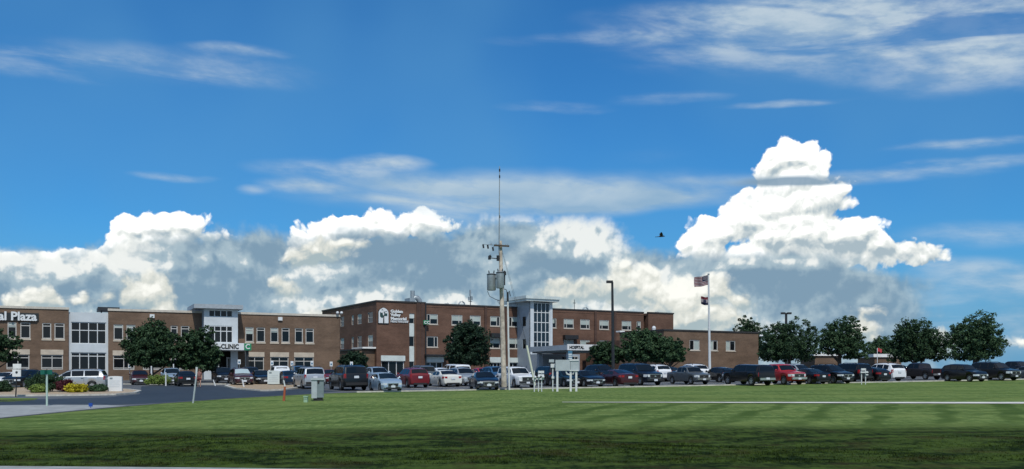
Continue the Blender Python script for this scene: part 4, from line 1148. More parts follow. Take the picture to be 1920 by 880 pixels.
def build_car(kind):
    """a vehicle of one kind; x runs forward, the origin lies on the ground under its middle"""
    T = TYPES[kind]; S = CarShape(T); h = S.half; W = S.W
    root = bpy.data.objects.new('vehicle', None); COL.objects.link(root)
    xs = {-h + .001, h - .001, -h + .06, h - .06, -h + .15, h - .15}
    xs |= {p[0] for p in T['top'][1:-1]} | {-h + T['L'] * i / 26 for i in range(1, 26)}
    for a in T['ax']:
        for k in range(13): xs.add(a + (T['r'] + .0752) * math.cos(math.pi * k / 12))
        xs.add(a + T['r'] + .09); xs.add(a - T['r'] - .09)
    xs = sorted(xs); xs2 = [xs[0]]
    for x in xs[1:]:
        if x - xs2[-1] > .012: xs2.append(x)
    rings = []
    for x in xs2:
        r = S.ring(x); rings.append([(x, -y, z) for y, z in r[::-1]] + [(x, y, z) for y, z in r[1:-1]])
    n = len(rings[0]); mb = MB()
    vs = [p for r in rings for p in r]
    fs = [(i * n + k, (i + 1) * n + k, (i + 1) * n + (k + 1) % n, i * n + (k + 1) % n) for i in range(len(rings) - 1) for k in range(n)]
    fs += [tuple(range(n)), tuple(range(len(vs) - 1, len(vs) - n - 1, -1))]
    mb.raw(vs, fs); body = mb.build('body', PAINT['black'], root, True, 32)
    # dark lower cladding along the sills and dark wheel housings
    # side glass
    for sgn in (1, -1):
        for (a, b) in T['win']:
            m = MB(); k = 6; t0, t1 = .10, .93; pts = []
            for i in range(k + 1):
                x = a + (b - a) * i / k
                if S.zt(x) - S.zs(x) < .16: x = x
                for t in (t0, t1):
                    p = S.side(x, t); pts.append((p.x, sgn * (p.y + .009), p.z))
            m.raw(pts, [(2 * i, 2 * i + 2, 2 * i + 3, 2 * i + 1) if sgn < 0 else (2 * i, 2 * i + 1, 2 * i + 3, 2 * i + 2) for i in range(k)])
            m.build('side_window', CARGLASS, root)
        # pillar black-out strip joining the windows
    def topglass(name, x0, x1, lift=.012):
        m = MB(); k = 5; q = 8; pts = []
        for i in range(k + 1):
            x = x0 + (x1 - x0) * i / k; wt = S.wt(x) * .88; zt = S.zt(x)
            for j in range(q + 1):
                s = -1 + 2 * j / q; ww = wt
                zc = zt - .015 + .033 * (1 - abs(s))
                pts.append((x + (lift if x1 > 0 else -lift), s * ww, zc + lift))
        m.raw(pts, [(i * (q + 1) + j, (i + 1) * (q + 1) + j, (i + 1) * (q + 1) + j + 1, i * (q + 1) + j + 1) for i in range(k) for j in range(q)])
        return m.build(name, CARGLASS, root)
    topglass('windshield', *T['ws'])
    if T['rw']: topglass('rear_window', *T['rw'])
    # wheels
    for a in T['ax']:
        for sgn in (1, -1):
            r = T['r']; w = .22; y1 = sgn * (W * .985); y0 = sgn * (W * .985 - w)
            m = MB(); prof = [(r * .62, y0), (r * .93, y0), (r, y0 + sgn * .03), (r, y1 - sgn * .03), (r * .93, y1), (r * .64, y1), (r * .60, y1 - sgn * .04)]
            N = 22; pts = [(rr * math.cos(6.2832 * k / N), yy, rr * math.sin(6.2832 * k / N)) for rr, yy in prof for k in range(N)]
            m.raw(pts, [(i * N + k, i * N + (k + 1) % N, (i + 1) * N + (k + 1) % N, (i + 1) * N + k) for i in range(len(prof) - 1) for k in range(N)])
            wh = m.build('wheel', MAT['rubber'], root, True, 50); wh.location = (a, 0, r)
            d = MB(); yy = y1 - sgn * .035
            d.m(1).raw([(.62 * r * math.cos(6.2832 * k / N), yy - sgn * .03, .62 * r * math.sin(6.2832 * k / N)) for k in range(N)], [tuple(range(N))])
            d.m(0)
            for k in range(5):
                A = 6.2832 * k / 5 + .3; ca, sa = math.cos(A), math.sin(A); hw = .10 * r; pts = []
                for rr, hh in ((.0, hw * 1.2), (.62 * r, hw * 1.5)):
                    for q in (-1, 1): pts.append((rr * ca - q * hh * sa, yy, rr * sa + q * hh * ca))
                d.face([pts[0], pts[1], pts[3], pts[2]])
            ring = [(rr * math.cos(6.2832 * k / N), yy, rr * math.sin(6.2832 * k / N)) for rr in (.52 * r, .64 * r) for k in range(N)]
            d.raw(ring, [(k, (k + 1) % N, N + (k + 1) % N, N + k) for k in range(N)])
            d.build('rim', [RIM, TRIM], wh)
    big = T['W'] > 1.94 and kind != 'minivan'
    # lamps wrap the corners
    zf = S.zt(h - .14); hz = zf - .14 if not big else zf - .17
    def lamp(name, x0, x1, za, zb_, mm, y_in, rear):
        for sgn in (1, -1):
            m = MB(); pts = []; k = 5
            path = [Vector(((x0 if not rear else x0), y_in, 0))]
            xe = (h + .012) if not rear else -(h + .012)
            # along the end face and round on to the flank
            pl = [(xe - (.015 if not rear else -.015), y_in * W), (xe - (.03 if not rear else -.03), S.w(h - .1 if not rear else -h + .1) * .9)]
            for i in range(k):
                x = (h - .08 - (h - .08 - x0) * i / (k - 1)) if not rear else (-h + .05 + (x0 + h - .05) * i / (k - 1))
                pl.append((x, S.w(x) + .012))
            for (x, y) in pl: pts += [(x, sgn * y, za), (x, sgn * y * .985, zb_)]
            m.raw(pts, [(2 * i, 2 * i + 2, 2 * i + 3, 2 * i + 1) for i in range(len(pl) - 1)])
            # close towards the body so that it has depth
            m.face([(pl[0][0], sgn * pl[0][1], zb_)] + [(x, sgn * y * .985, zb_) for x, y in pl[1:]])
            m.build(name, mm, root)
    lamp('headlight', h - .40, 0, hz - (.09 if not big else .13), hz + (.06 if not big else .09), HEAD, .55, False)
    rz = S.zs(-h + .1)
    if kind in ('suv', 'crossover', 'minivan', 'retro_wagon'): lamp('taillight', -h + .16, 0, rz - .30, rz + .04, TAIL, .80, True)
    elif 'pickup' in kind: lamp('taillight', -h + .10, 0, rz - .42, rz - .06, TAIL, .86, True)
    else: lamp('taillight', -h + .32, 0, rz - .19, rz - .02, TAIL, .58, True)
    # grille, bumpers, plates
    g = MB(); gz0, gz1 = hz - .22 if not big else hz - .26, hz + .04 if not big else hz + .10; gw = W * (.46 if not big else .55)
    g.cbox((h + .005, 0, (gz0 + gz1) / 2), .05, gw * 2, gz1 - gz0); gr = g.build('grille', TRIM, root)
    b = MB(); t = .025
    b.cbox((h + .022, 0, gz1), .05, gw * 2 + .04, t * 1.6).cbox((h + .022, 0, gz0), .05, gw * 2 + .04, t).cbox((h + .022, gw, (gz0 + gz1) / 2), .05, t, gz1 - gz0).cbox((h + .022, -gw, (gz0 + gz1) / 2), .05, t, gz1 - gz0)
    b.cbox((h + .03, 0, (gz0 + gz1) / 2), .03, .16, .10)
    b.build('grille_surround', CHROME, gr)
    zb0 = S.zb(h - .3)
    for rear in (False, True):
        e = MB(); sg = -1 if rear else 1
        if big:
            z0, z1 = zb0 + .16, zb0 + .36
            e.cbox((sg * (h + .03), 0, (z0 + z1) / 2), .16, W * 1.66, z1 - z0)
            e.build('bumper', CHROME if 'pickup' in kind else TRIM, root)
        else:
            e.cbox((sg * (h - .02), 0, zb0 + .10), .10, W * 1.3, .14); e.build('bumper', TRIM, root)
    MB().cbox((-h - .03, 0, (S.zs(-h + .1) - .20) if not 'pickup' in kind else zb0 + .30), .03 if not 'pickup' in kind else .19, .36, .17).build('licence_plate', PLATE, root)
    MB().cbox((h + .045 if not big else h + .12, 0, zb0 + .22), .02, .34, .16).build('licence_plate', PLATE, root)
    # mirrors, handles, rails
    for sgn in (1, -1):
        x = T['win'][-1][1] - .02
        p = S.side(x, .05)
        m = MB(); m.ball((x + .02, sgn * (p.y + .16), p.z + .09), .07, .11, .085, 10, 6); m.tube([(x, sgn * p.y, p.z + .04), (x + .02, sgn * (p.y + .10), p.z + .06)], .03, 6)
        m.build('mirror', PAINT['black'], root, True)
        for (a, b_) in T['win'][-2:]:
            xx = a + .10; MB().cbox((xx, sgn * (S.w(xx) + .004), S.zs(xx) - .13), .20, .035, .04).build('door_handle', TRIM, root)
        if T.get('rail'):
            xa, xb = T['win'][0][0] + .15, T['win'][-1][0] + .2
            MB().tube([(xa + (xb - xa) * i / 6, sgn * S.wt(xa + (xb - xa) * i / 6) * .80, S.zt(xa + (xb - xa) * i / 6) + .055 - (.06 if i in (0, 6) else 0)) for i in range(7)], .022, 6).build('roof_rail', TRIM, root)
    if T.get('bed'):
        xa, xb = -h + .10, -1.02
        MB().box(xa, xb, -W * .80, W * .80, S.zt(-2) + .01, S.zt(-2) + .035).build('bed_cover', TRIM, root)
        MB().face([(-.86 - .012, -W * .66, 1.36), (-.86 - .012, W * .66, 1.36), (-.80 - .03, W * .62, 1.74), (-.80 - .03, -W * .62, 1.74)]).build('rear_window', CARGLASS, root)
    # door seams
    for sgn in (1, -1):
        for (a, b_) in T['win'][-2:]:
            sm = MB(); x = a - .04; zlo = max(S.zb(x) + .13, .34); pts = [(S.w(x) * .985 + .004, zlo), (S.w(x) + .003, zlo + (S.zs(x) - zlo) * .6), (S.w(x) * .975 + .004, S.zs(x) - .02)]
            for (y0, z0), (y1, z1) in zip(pts, pts[1:]): sm.face([(x - .008, sgn * y0, z0), (x + .008, sgn * y0, z0), (x + .008, sgn * y1, z1), (x - .008, sgn * y1, z1)])
            sm.build('door_seam', TRIM, root)
    return root


PROTO = {}
def set_paint(root, p):
    for o in root.children:
        if o.name.split('.')[0] in ('body', 'mirror'):
            o.material_slots[0].link = 'OBJECT'; o.material_slots[0].material = PAINT[p]


VEHICLES = 'vehicles parked around the clinic and hospital'
def place_car(kind, p, px, d, heading, label, cat='car', name='parked_car', group=VEHICLES, turn=0.0, shade=False, scale=1.0):
    """heading: 'away' / 'near' (nose towards the road) / 'left' / 'right' within the rows of the lot"""
    if kind not in PROTO: root = PROTO[kind] = build_car(kind)
    else: root = copy_tree(PROTO[kind])
    root.name = name
    a = at(px, d)
    ang = {'away': 90, 'near': -90, 'left': 180, 'right': 0}[heading] + 24 + turn
    root.location = (a.x, a.y, a.z + .02); root.rotation_euler = (0, 0, R(ang)); root.scale = (scale,) * 3
    # the car stands on the slope
    f = Vector((math.cos(R(ang)), math.sin(R(ang)), 0)); s = Vector((-f.y, f.x, 0))
    e = 1.2
    rise_f = (gz(a.x + f.x * e, a.y + f.y * e) - gz(a.x - f.x * e, a.y - f.y * e)) / (2 * e)
    rise_s = (gz(a.x + s.x * e, a.y + s.y * e) - gz(a.x - s.x * e, a.y - s.y * e)) / (2 * e)
    root.rotation_euler = (math.atan(rise_s), -math.atan(rise_f), R(ang))
    tag(root, label, cat, group)
    set_paint(root, p)
    if shade:
        for o in root.children:
            if o.name.startswith('windshield'): o.material_slots[0].link = 'OBJECT'; o.material_slots[0].material = SHADE
    return root


CARS = [
    # kind, paint, px, d, heading, label[, category, name]
    # ---- front of the lot, left to right
    ('suv', 'black', 652, 86.5, 'away', 'large black SUV parked nose-in at the lot corner behind the grey utility box', 'SUV', 'parked_suv', dict(scale=1.10)),
    ('hatchback', 'pale_blue', 722, 83.0, 'near', 'pale blue-silver hatchback facing the lawn beside the large black SUV', 'car', 'parked_hatchback'),
    ('crossover', 'cherry', 772, 93.0, 'away', 'cherry red crossover seen from behind, left of the cream sedan', 'SUV', 'parked_crossover', dict(scale=1.04)),
    ('sedan', 'cream', 832, 95.5, 'away', 'cream white sedan seen from behind, right of the cherry red crossover', 'car', 'parked_sedan', dict(scale=1.04)),
    ('crossover', 'silver', 868, 97.5, 'near', 'silver crossover mostly hidden between the cream sedan and the navy sedan', 'SUV', 'parked_crossover', {}),
    ('sedan', 'navy', 907, 86.0, 'near', 'dark navy sedan facing the lawn, just left of the wooden utility pole', 'car', 'parked_sedan', dict(turn=-12, scale=1.02)),
    ('suv', 'white', 968, 91.5, 'near', 'white SUV with dark windows facing the lawn, behind the wooden utility pole', 'SUV', 'parked_suv', dict(scale=.96)),
    ('suv', 'black', 1026, 97.0, 'away', 'black boxy SUV behind the small white slatted stand and left of the blank sign', 'SUV', 'parked_suv', dict(scale=.96)),
    ('sedan', 'teal', 1060, 93.5, 'near', 'dark teal sedan behind the legs of the blank pale sign', 'car', 'parked_sedan', {}),
    ('sedan', 'black', 1097, 92.5, 'near', 'black sedan facing the lawn, right of the blank pale sign', 'car', 'parked_sedan', {}),
    ('coupe', 'maroon', 1155, 93.0, 'away', 'dark maroon coupe seen from behind, right of the black sedan by the blank sign', 'car', 'parked_coupe', dict(scale=1.06)),
    ('suv', 'navy', 1200, 97.0, 'near', 'dark navy SUV with a bright chrome front, between the maroon coupe and the grey pickup', 'SUV', 'parked_suv', dict(scale=1.06)),
    ('pickup', 'grey', 1291, 98.5, 'near', 'grey pickup truck facing the lawn, with a dark bed cover and silver wheels', 'pickup truck', 'parked_pickup', dict(scale=.90)),
    ('topper_pickup', 'black', 1402, 94.5, 'away', 'black pickup truck with a camper shell over its bed, right of the grey pickup', 'pickup truck', 'parked_pickup', {}),
    ('pickup', 'red', 1461, 97.0, 'near', 'bright red pickup truck facing the lawn beside the black camper-shell pickup', 'pickup truck', 'parked_pickup', {}),
    ('sedan', 'black', 1513, 99.0, 'away', 'black sedan seen from behind, right of the bright red pickup', 'car', 'parked_sedan', {}),
    ('crossover', 'black', 1557, 100.0, 'near', 'black crossover facing the lawn, between a black sedan and a tall boxy black SUV', 'SUV', 'parked_crossover', dict(scale=1.05)),
    ('suv', 'black', 1590, 104.0, 'away', 'tall boxy black SUV left of the white slatted stand at the right', 'SUV', 'parked_suv', {}),
    ('hatchback', 'black', 1630, 104.0, 'away', 'low black hatchback behind the right white slatted stand', 'car', 'parked_hatchback', {}),
    ('crossover', 'white', 1653, 107.0, 'away', 'white crossover with dark windows, right of the tall boxy black SUV', 'SUV', 'parked_crossover', dict(scale=1.08)),
    ('pickup', 'brown', 1724, 113.0, 'away', 'very dark brown pickup truck in front of the round tree, left of the retro wagon', 'pickup truck', 'parked_pickup', dict(scale=.95)),
    ('retro_wagon', 'black', 1808, 104.0, 'near', 'black rounded retro wagon facing the lawn at the right', 'car', 'parked_wagon', dict(scale=1.08)),
    ('suv', 'black', 1866, 108.0, 'near', 'black SUV facing the lawn, right of the rounded retro wagon', 'SUV', 'parked_suv', {}),
    ('pickup', 'navy', 1905, 119.0, 'near', 'navy pickup truck at the right edge, behind the rightmost black SUV', 'pickup truck', 'parked_pickup', {}),
    ('sedan', 'grey', 1935, 111.0, 'near', 'dark grey sedan cut off by the right edge of the view', 'car', 'parked_sedan', {}),
    # ---- second rank
    ('crossover', 'pale_blue', 708, 104.0, 'near', 'pale blue crossover behind the pale blue-silver hatchback', 'SUV', 'parked_crossover', dict(scale=1.02)),
    ('suv', 'grey', 788, 106.0, 'away', 'grey SUV whose roof shows behind the cherry red crossover', 'SUV', 'parked_suv', dict(scale=.98)),
    ('hatchback', 'white', 822, 111.0, 'away', 'small white hatchback behind the cream sedan', 'car', 'parked_hatchback', dict(scale=1.05)),
    ('topper_pickup', 'white', 852, 112.0, 'away', 'white pickup truck with a camper shell, in front of the big dark evergreen', 'pickup truck', 'parked_pickup', {}),
    ('hatchback', 'red', 906, 108.0, 'near', 'red hatchback whose roof shows behind the dark navy sedan', 'car', 'parked_hatchback', dict(scale=1.05)),
    ('crossover', 'blue', 930, 106.0, 'near', 'blue crossover just left of the wooden utility pole, behind the navy sedan', 'SUV', 'parked_crossover', {}),
    ('crossover', 'black', 1128, 110.0, 'near', 'black crossover with a bright mirror, behind the dark maroon coupe', 'SUV', 'parked_crossover', dict(scale=1.06)),
    ('crossover', 'white', 1224, 110.0, 'away', 'white crossover partly behind the navy SUV with the chrome front', 'SUV', 'parked_crossover', dict(scale=1.05)),
    ('sedan', 'blue', 1256, 111.0, 'near', 'blue sedan between the white crossovers, behind the grey pickup', 'car', 'parked_sedan', dict(scale=1.04)),
    ('crossover', 'white', 1296, 108.5, 'away', 'white crossover directly behind the cab of the grey pickup', 'SUV', 'parked_crossover', dict(scale=1.08, turn=-8)),
    ('hatchback', 'black', 1348, 106.0, 'away', 'black hatchback with a bright tail light, at the foot of the flagpole', 'car', 'parked_hatchback', dict(scale=1.05)),
    ('crossover', 'silver', 1496, 113.0, 'near', 'silver crossover whose roof shows right of the bright red pickup', 'SUV', 'parked_crossover', dict(scale=1.02)),
    ('hatchback', 'red', 1686, 124.0, 'near', 'small red hatchback showing between the white crossover and the brown pickup', 'car', 'parked_hatchback', {}),
    # ---- left side, by the clinic
    ('minivan', 'silver', 146, 93.0, 'left', 'silver minivan seen side-on behind the planted island', 'minivan', 'parked_minivan', dict(turn=-14)),
    ('sedan', 'white', 14, 99.0, 'near', 'white sedan at the left edge behind the pair of white sign plates', 'car', 'parked_sedan', dict(turn=-30)),
    ('crossover', 'black', 44, 97.0, 'near', 'black crossover behind the big green shrub, beside the white sedan', 'SUV', 'parked_crossover', dict(turn=-30)),
    ('sedan', 'dark_blue', 86, 101.0, 'near', 'dark blue sedan between the green shrub and the silver minivan', 'car', 'parked_sedan', dict(turn=-20)),
    ('hatchback', 'maroon', 262, 107.0, 'near', 'dark maroon hatchback in the shade left of the broad clinic tree', 'car', 'parked_hatchback', {}),
    ('crossover', 'pale_blue', 322, 106.0, 'near', 'pale blue crossover under the clinic trees, left of a black sedan', 'SUV', 'parked_crossover', {}),
    ('sedan', 'black', 348, 101.0, 'away', 'black sedan seen from behind under the clinic trees, beside the walking person', 'car', 'parked_sedan', {}),
    ('crossover', 'black', 418, 112.0, 'near', 'black crossover in front of the clinic door', 'SUV', 'parked_crossover', {}),
    ('crossover', 'maroon', 452, 102.0, 'near', 'maroon crossover with a pale sunshade across its windshield', 'SUV', 'parked_crossover', dict(shade=True)),
    ('crossover', 'dark_blue', 470, 114.0, 'near', 'dark blue crossover behind the one with the windshield sunshade', 'SUV', 'parked_crossover', {}),
    ('sedan', 'black', 490, 105.0, 'near', 'black sedan left of the small white island sign', 'car', 'parked_sedan', {}),
    ('pickup', 'white', 526, 113.0, 'near', 'white pickup truck behind the small white island sign', 'pickup truck', 'parked_pickup', dict(turn=180, scale=.95)),
    ('sedan', 'dark_blue', 541, 101.5, 'away', 'dark blue sedan with bright tail lights, right of the small white island sign', 'car', 'parked_sedan', {}),
    ('crossover', 'blue', 563, 115.0, 'near', 'blue crossover close to the clinic wall, behind the dark blue sedan', 'SUV', 'parked_crossover', dict(scale=1.05)),
    ('suv', 'silver', 579, 91.5, 'away', 'silver SUV seen from behind, left of the large black SUV', 'SUV', 'parked_suv', {}),
    ('sedan', 'cherry', 618, 108.0, 'near', 'cherry red sedan mostly hidden between the silver SUV and the large black SUV', 'car', 'parked_sedan', {}),
]
for c in CARS:
    kw = c[8] if len(c) > 8 else {}
    place_car(c[0], c[1], c[2], c[3], c[4], c[5], c[6], c[7], **kw)

# ------------------------------------------------------------------ trees and shrubs
def leaf_mat(name, lo, hi):
    m = bpy.data.materials.new(name); m.use_nodes = True; nt = m.node_tree; NX.tree = nt
    b = nt.nodes['Principled BSDF']; b.inputs['Roughness'].default_value = 0.65; b.inputs['Specular IOR Level'].default_value = 0.2
    g = nt.nodes.new('ShaderNodeNewGeometry')
    nt.links.new(NX.mix(NX(g.outputs['Random Per Island']), lo, hi).s, b.inputs['Base Color'])
    return m


LEAF = {'dark': leaf_mat('leaf_dark', (.017, .040, .019), (.042, .082, .034)), 'evergreen': leaf_mat('leaf_evergreen', (.010, .026, .016), (.022, .048, .024)),
        'mid': leaf_mat('leaf_mid', (.022, .052, .024), (.056, .104, .044)), 'red': leaf_mat('leaf_red', (.055, .012, .018), (.10, .025, .032)),
        'yellow': leaf_mat('leaf_yellow', (.30, .26, .012), (.48, .42, .03)), 'lime': leaf_mat('leaf_lime', (.10, .16, .03), (.19, .26, .06))}


def foliage(center, rx, ry, rz, n_clumps, per, leaf, seed, shape='round', clump=None):
    """leaf-sized faces gathered in clumps through the volume of a crown"""
    rng = np.random.default_rng(seed); out = []
    clump = clump or 0.155 * min(rx, rz)
    lob = rng.normal(0, 1, (9, 3)); lob /= np.linalg.norm(lob, axis=1)[:, None]; amp = rng.random(9) * .44 - .14
    cs = []
    while len(cs) < n_clumps:
        d = rng.normal(0, 1, 3); d /= np.linalg.norm(d)
        r = rng.random() ** 0.40 * (1 + .16 * (rng.random() < .25))
        k = 1 + float(np.sum(amp * np.maximum(0, lob @ d) ** 4))
        p = d * r * k
        if shape == 'cone':
            t = (p[2] + 1) / 2; w = 1.08 * (1 - t) ** .55 if t > 0 else 1
            p[0] *= max(.12, w); p[1] *= max(.12, w)
        if shape == 'oak' and p[2] < -.55: continue
        if shape == 'mound' and p[2] < -.3: p[2] = -.3 - (p[2] + .3) * .1
        cs.append(p * (rx, ry, rz))
    cs = np.array(cs) + np.array(center)
    sz = clump * (.5 + 1.0 * rng.random(n_clumps))
    N = n_clumps * per
    d = rng.normal(0, 1, (N, 3)); d /= np.linalg.norm(d, axis=1)[:, None]
    P = np.repeat(cs, per, 0) + d * (rng.random((N, 1)) ** .5) * np.repeat(sz, per)[:, None] * (1, 1, .75)
    nrm = d * .7 + rng.normal(0, .6, (N, 3)) + (0, 0, .35); nrm /= np.linalg.norm(nrm, axis=1)[:, None]
    a = np.cross(nrm, rng.normal(0, 1, (N, 3))); a /= np.linalg.norm(a, axis=1)[:, None]; b = np.cross(nrm, a)
    s = (leaf * (.6 + .8 * rng.random(N)))[:, None]
    V = np.stack([P - a * s, P - b * s * .55, P + a * s, P + b * s * .55], 1).reshape(-1, 3)
    return V, np.arange(4 * N).reshape(-1, 4)


def tree(name, label, px, d, ytop, ybot_crown, pxw, leafkey='dark', seed=1, shape='oak', group='trees around the buildings', cat='tree', dens=1.0, leaf=.135, crowns=None):
    a = at(px, d); k = d / FPX
    root = thing(name, label, cat, a, 0, group)
    H = zof(ytop, d) - a.z; base = max(.25, zof(ybot_crown, d) - a.z); rx = pxw * k / 2
    rz = (H - base) / 2; c = (0, 0, base + rz)
    n = int(max(70, min(460, 30 * rx * rx * rz * dens)) )
    parts = crowns or [(0, 0, 0, 1, 1)]
    Vs, Fs, off = [], [], 0
    for i, (dx, dy, dz, sx, sz) in enumerate(parts):
        V, F = foliage((c[0] + dx * rx, c[1] + dy * rx, c[2] + dz * rz), rx * sx, rx * .85 * sx, rz * sz, int(n * (sx * sx * sz) ** .8), 46, leaf, seed * 7 + i, shape)
        Vs.append(V); Fs.append(F + off); off += len(V)
    V = np.concatenate(Vs); F = np.concatenate(Fs)
    V[:, 2] = np.maximum(V[:, 2], .05)
    me = bpy.data.meshes.new('crown'); me.from_pydata(V.tolist(), [], F.tolist()); me.materials.append(LEAF[leafkey])
    o = bpy.data.objects.new('crown', me); COL.objects.link(o); o.parent = root
    rng = random.Random(seed); t = MB(); r0 = max(.09, .035 * H + .05)
    top = (rng.uniform(-.2, .2), rng.uniform(-.2, .2), H * .72)
    t.tube([(0, 0, -.2), (.02, 0, base * .6), (top[0] * .4, top[1] * .4, base + rz * .5), top], [r0 * 1.25, r0, r0 * .7, r0 * .2], 9)
    for i in range(7):
        an = rng.uniform(0, 6.28); z0 = base * .75 + rz * rng.uniform(.1, .9); L = rx * rng.uniform(.55, .9)
        t.tube([(0, 0, z0), (math.cos(an) * L * .5, math.sin(an) * L * .5, z0 + L * .35), (math.cos(an) * L, math.sin(an) * L, z0 + L * .75)], [r0 * .45, r0 * .28, r0 * .08], 6)
    t.build('trunk', MAT['bark'], root, True)
    return root


tree('shade_tree', 'broad dark shade tree in front of the clinic, left of the white entrance tower', 284, 113, 607, 708, 96, 'dark', 1, crowns=[(0, 0, 0, 1, 1), (.1, .2, .25, .75, .7)], dens=1.6)
tree('shade_tree', 'smaller dark tree half hiding the clinic entrance sign', 370, 116, 626, 708, 78, 'dark', 2, crowns=[(0, 0, 0, 1, 1), (.1, 0, -.3, .8, .6)], dens=1.7)
tree('shade_tree', 'tree cut off by the left edge of the view', -12, 108, 622, 692, 74, 'dark', 3)
tree('evergreen_tree', 'big dense dark evergreen standing before the hospital, left of the wooden utility pole', 877, 134, 602, 702, 84, 'evergreen', 4, shape='oak', dens=2.4, crowns=[(0, 0, -.15, 1, .86), (0, 0, .38, .66, .62)])
tree('shade_tree', 'rounded tree beside the HOSPITAL sign, behind the tall dark light pole', 1137, 127, 644, 694, 60, 'dark', 5, dens=1.7)
tree('shade_tree', 'tall rounded tree in front of the corner of the low brick wing', 1209, 126, 621, 692, 80, 'mid', 6, dens=1.6)
tree('shade_tree', 'lower rounded tree against the low brick wing, right of the tall rounded tree', 1256, 124, 638, 690, 62, 'mid', 7, dens=1.5)
tree('shade_tree', 'tree whose top shows over the right end of the low brick wing', 1404, 172, 608, 690, 66, 'dark', 8)
tree('shade_tree', 'wide dark tree under the two-armed light pole', 1480, 140, 611, 694, 102, 'dark', 9, dens=1.3)
tree('shade_tree', 'open tree with sky showing through its crown, right of the two-armed light pole', 1574, 150, 601, 688, 78, 'mid', 10, dens=.55, crowns=[(0, 0, .08, .95, .9), (.7, 0, -.35, .7, .55)])
tree('shade_tree', 'distant tree behind the white crossover, left of the dark round-crowned tree', 1652, 192, 634, 690, 62, 'mid', 11)
tree('shade_tree', 'dark round-crowned tree behind the very dark brown pickup', 1716, 134, 602, 695, 98, 'dark', 12, dens=1.0, crowns=[(0, 0, .05, .92, .95), (.35, 0, -.3, .7, .55), (-.3, 0, -.35, .65, .5)])
tree('shade_tree', 'large round tree at the far right above the retro wagon', 1828, 132, 600, 694, 100, 'mid', 31, dens=1.05)
tree('shrub', 'dark evergreen shrub in the corner between clinic and hospital', 663, 138, 661, 700, 48, 'evergreen', 14, dens=3, cat='shrub', group='shrubs beside the clinic')


def shrub(label, px, d, w, h, leafkey, seed, leaf=.07):
    a = at(px, d); root = thing('shrub', label, 'shrub', (a.x, a.y, a.z + .08), 0, 'shrubs of the planted island')
    V, F = foliage((0, 0, h * .42), w / 2, w / 2 * .9, h * .52, int(70 + 40 * w), 70, leaf, seed, 'mound', clump=.16 * w)
    V[:, 2] = np.maximum(V[:, 2], .02)
    me = bpy.data.meshes.new('foliage'); me.from_pydata(V.tolist(), [], F.tolist()); me.materials.append(LEAF[leafkey])
    o = bpy.data.objects.new('foliage', me); COL.objects.link(o); o.parent = root
    t = MB()
    for i in range(5):
        an = i * 1.26; t.tube([(0, 0, -.05), (math.cos(an) * w * .15, math.sin(an) * w * .15, h * .4), (math.cos(an) * w * .3, math.sin(an) * w * .3, h * .7)], [.03, .02, .008], 5)
    t.build('stem', MAT['bark'], root)


shrub('big dark green shrub behind the green street sign', 79, 83, 2.3, 1.55, 'dark', 21)
shrub('small lime green shrub at the foot of the big dark green shrub', 74, 80.5, 1.1, .62, 'lime', 22)
shrub('dark burgundy rounded shrub between the green and yellow shrubs', 121, 82.5, 1.25, 1.0, 'red', 23)
shrub('bright yellow low shrub on the planted island', 145, 81.0, 1.45, .62, 'yellow', 24)
shrub('low dark green shrub left of the white monument sign', 183, 82.5, 1.2, .55, 'mid', 25)
shrub('low dark shrub at the left edge of the planted island', -2, 83, 1.6, .9, 'dark', 26)
shrub('small yellow-green shrub in the shade under the broad clinic tree', 298, 103, 1.8, .95, 'lime', 27)

# ------------------------------------------------------------------ poles, signs, boxes, flags, a walker and a bird
def base(name, label, cat, px, d, rz=0.0, group=None):
    if isinstance(d, tuple): d = ground_hit(px, d[0])[1]
    a = at(px, d); return thing(name, label, cat, a, rz, group), d / FPX, (lambda y, d=d, a=a: zof(y, d) - a.z)


# --- the utility pole with its transformers
t, k, Z = base('utility_pole', 'tall leaning wooden utility pole carrying two transformer cans, at the lawn edge', 'utility pole', 945, 84.5)
lean = lambda y: (945 - 7 * (722 - y) / 270 - 945) * k            # the pole leans a little to the left
pts = [(lean(y), 0, Z(y)) for y in (726, 680, 620, 540, 452)]
MB().tube(pts, [.23, .22, .20, .175, .145], 14).build('pole', MAT['wood_pole'], t, True)
x = lean(462)
ca = MB(); ca.box(x - 18 * k * .85, x + 15 * k, -.26, -.14, Z(463.5), Z(460.5)); o = ca.build('crossarm', MAT['bark'], t); o.rotation_euler = (0, 0, R(25))
for dx in (-.75, -.35, .45, .62):
    m = MB(); m.tube([(x + dx, -.2 + dx * .4, Z(461)), (x + dx, -.2 + dx * .4, Z(457.5))], [.05, .035], 8); m.build('insulator', MAT['galv'], t)
for i, (px, y) in enumerate(((906, 463), (914.5, 464), (924, 468))):
    m = MB(); xx = (px - 945) * k; m.tube([(xx, -.5, Z(y - 3)), (xx + .05, -.5, Z(y + 4))], .07, 8).tube([(xx, -.5, Z(y - 3)), (x - .3, -.3, Z(461))], .012, 5); m.build('cutout', MAT['dark_metal'], t)
m = MB(); m.tube([((918 - 945) * k, -.4, Z(488)), ((918 - 945) * k, -.4, Z(482.5)), ((921 - 945) * k, -.4, Z(481))], .12, 8).tube([((919 - 945) * k, -.4, Z(485)), (lean(486) - .05, -.1, Z(486))], .04, 6); m.tube([((934 - 945) * k, -.25, Z(490)), ((934 - 945) * k, -.25, Z(480))], .13, 8); m.build('arrester', MAT['dark_metal'], t, True)
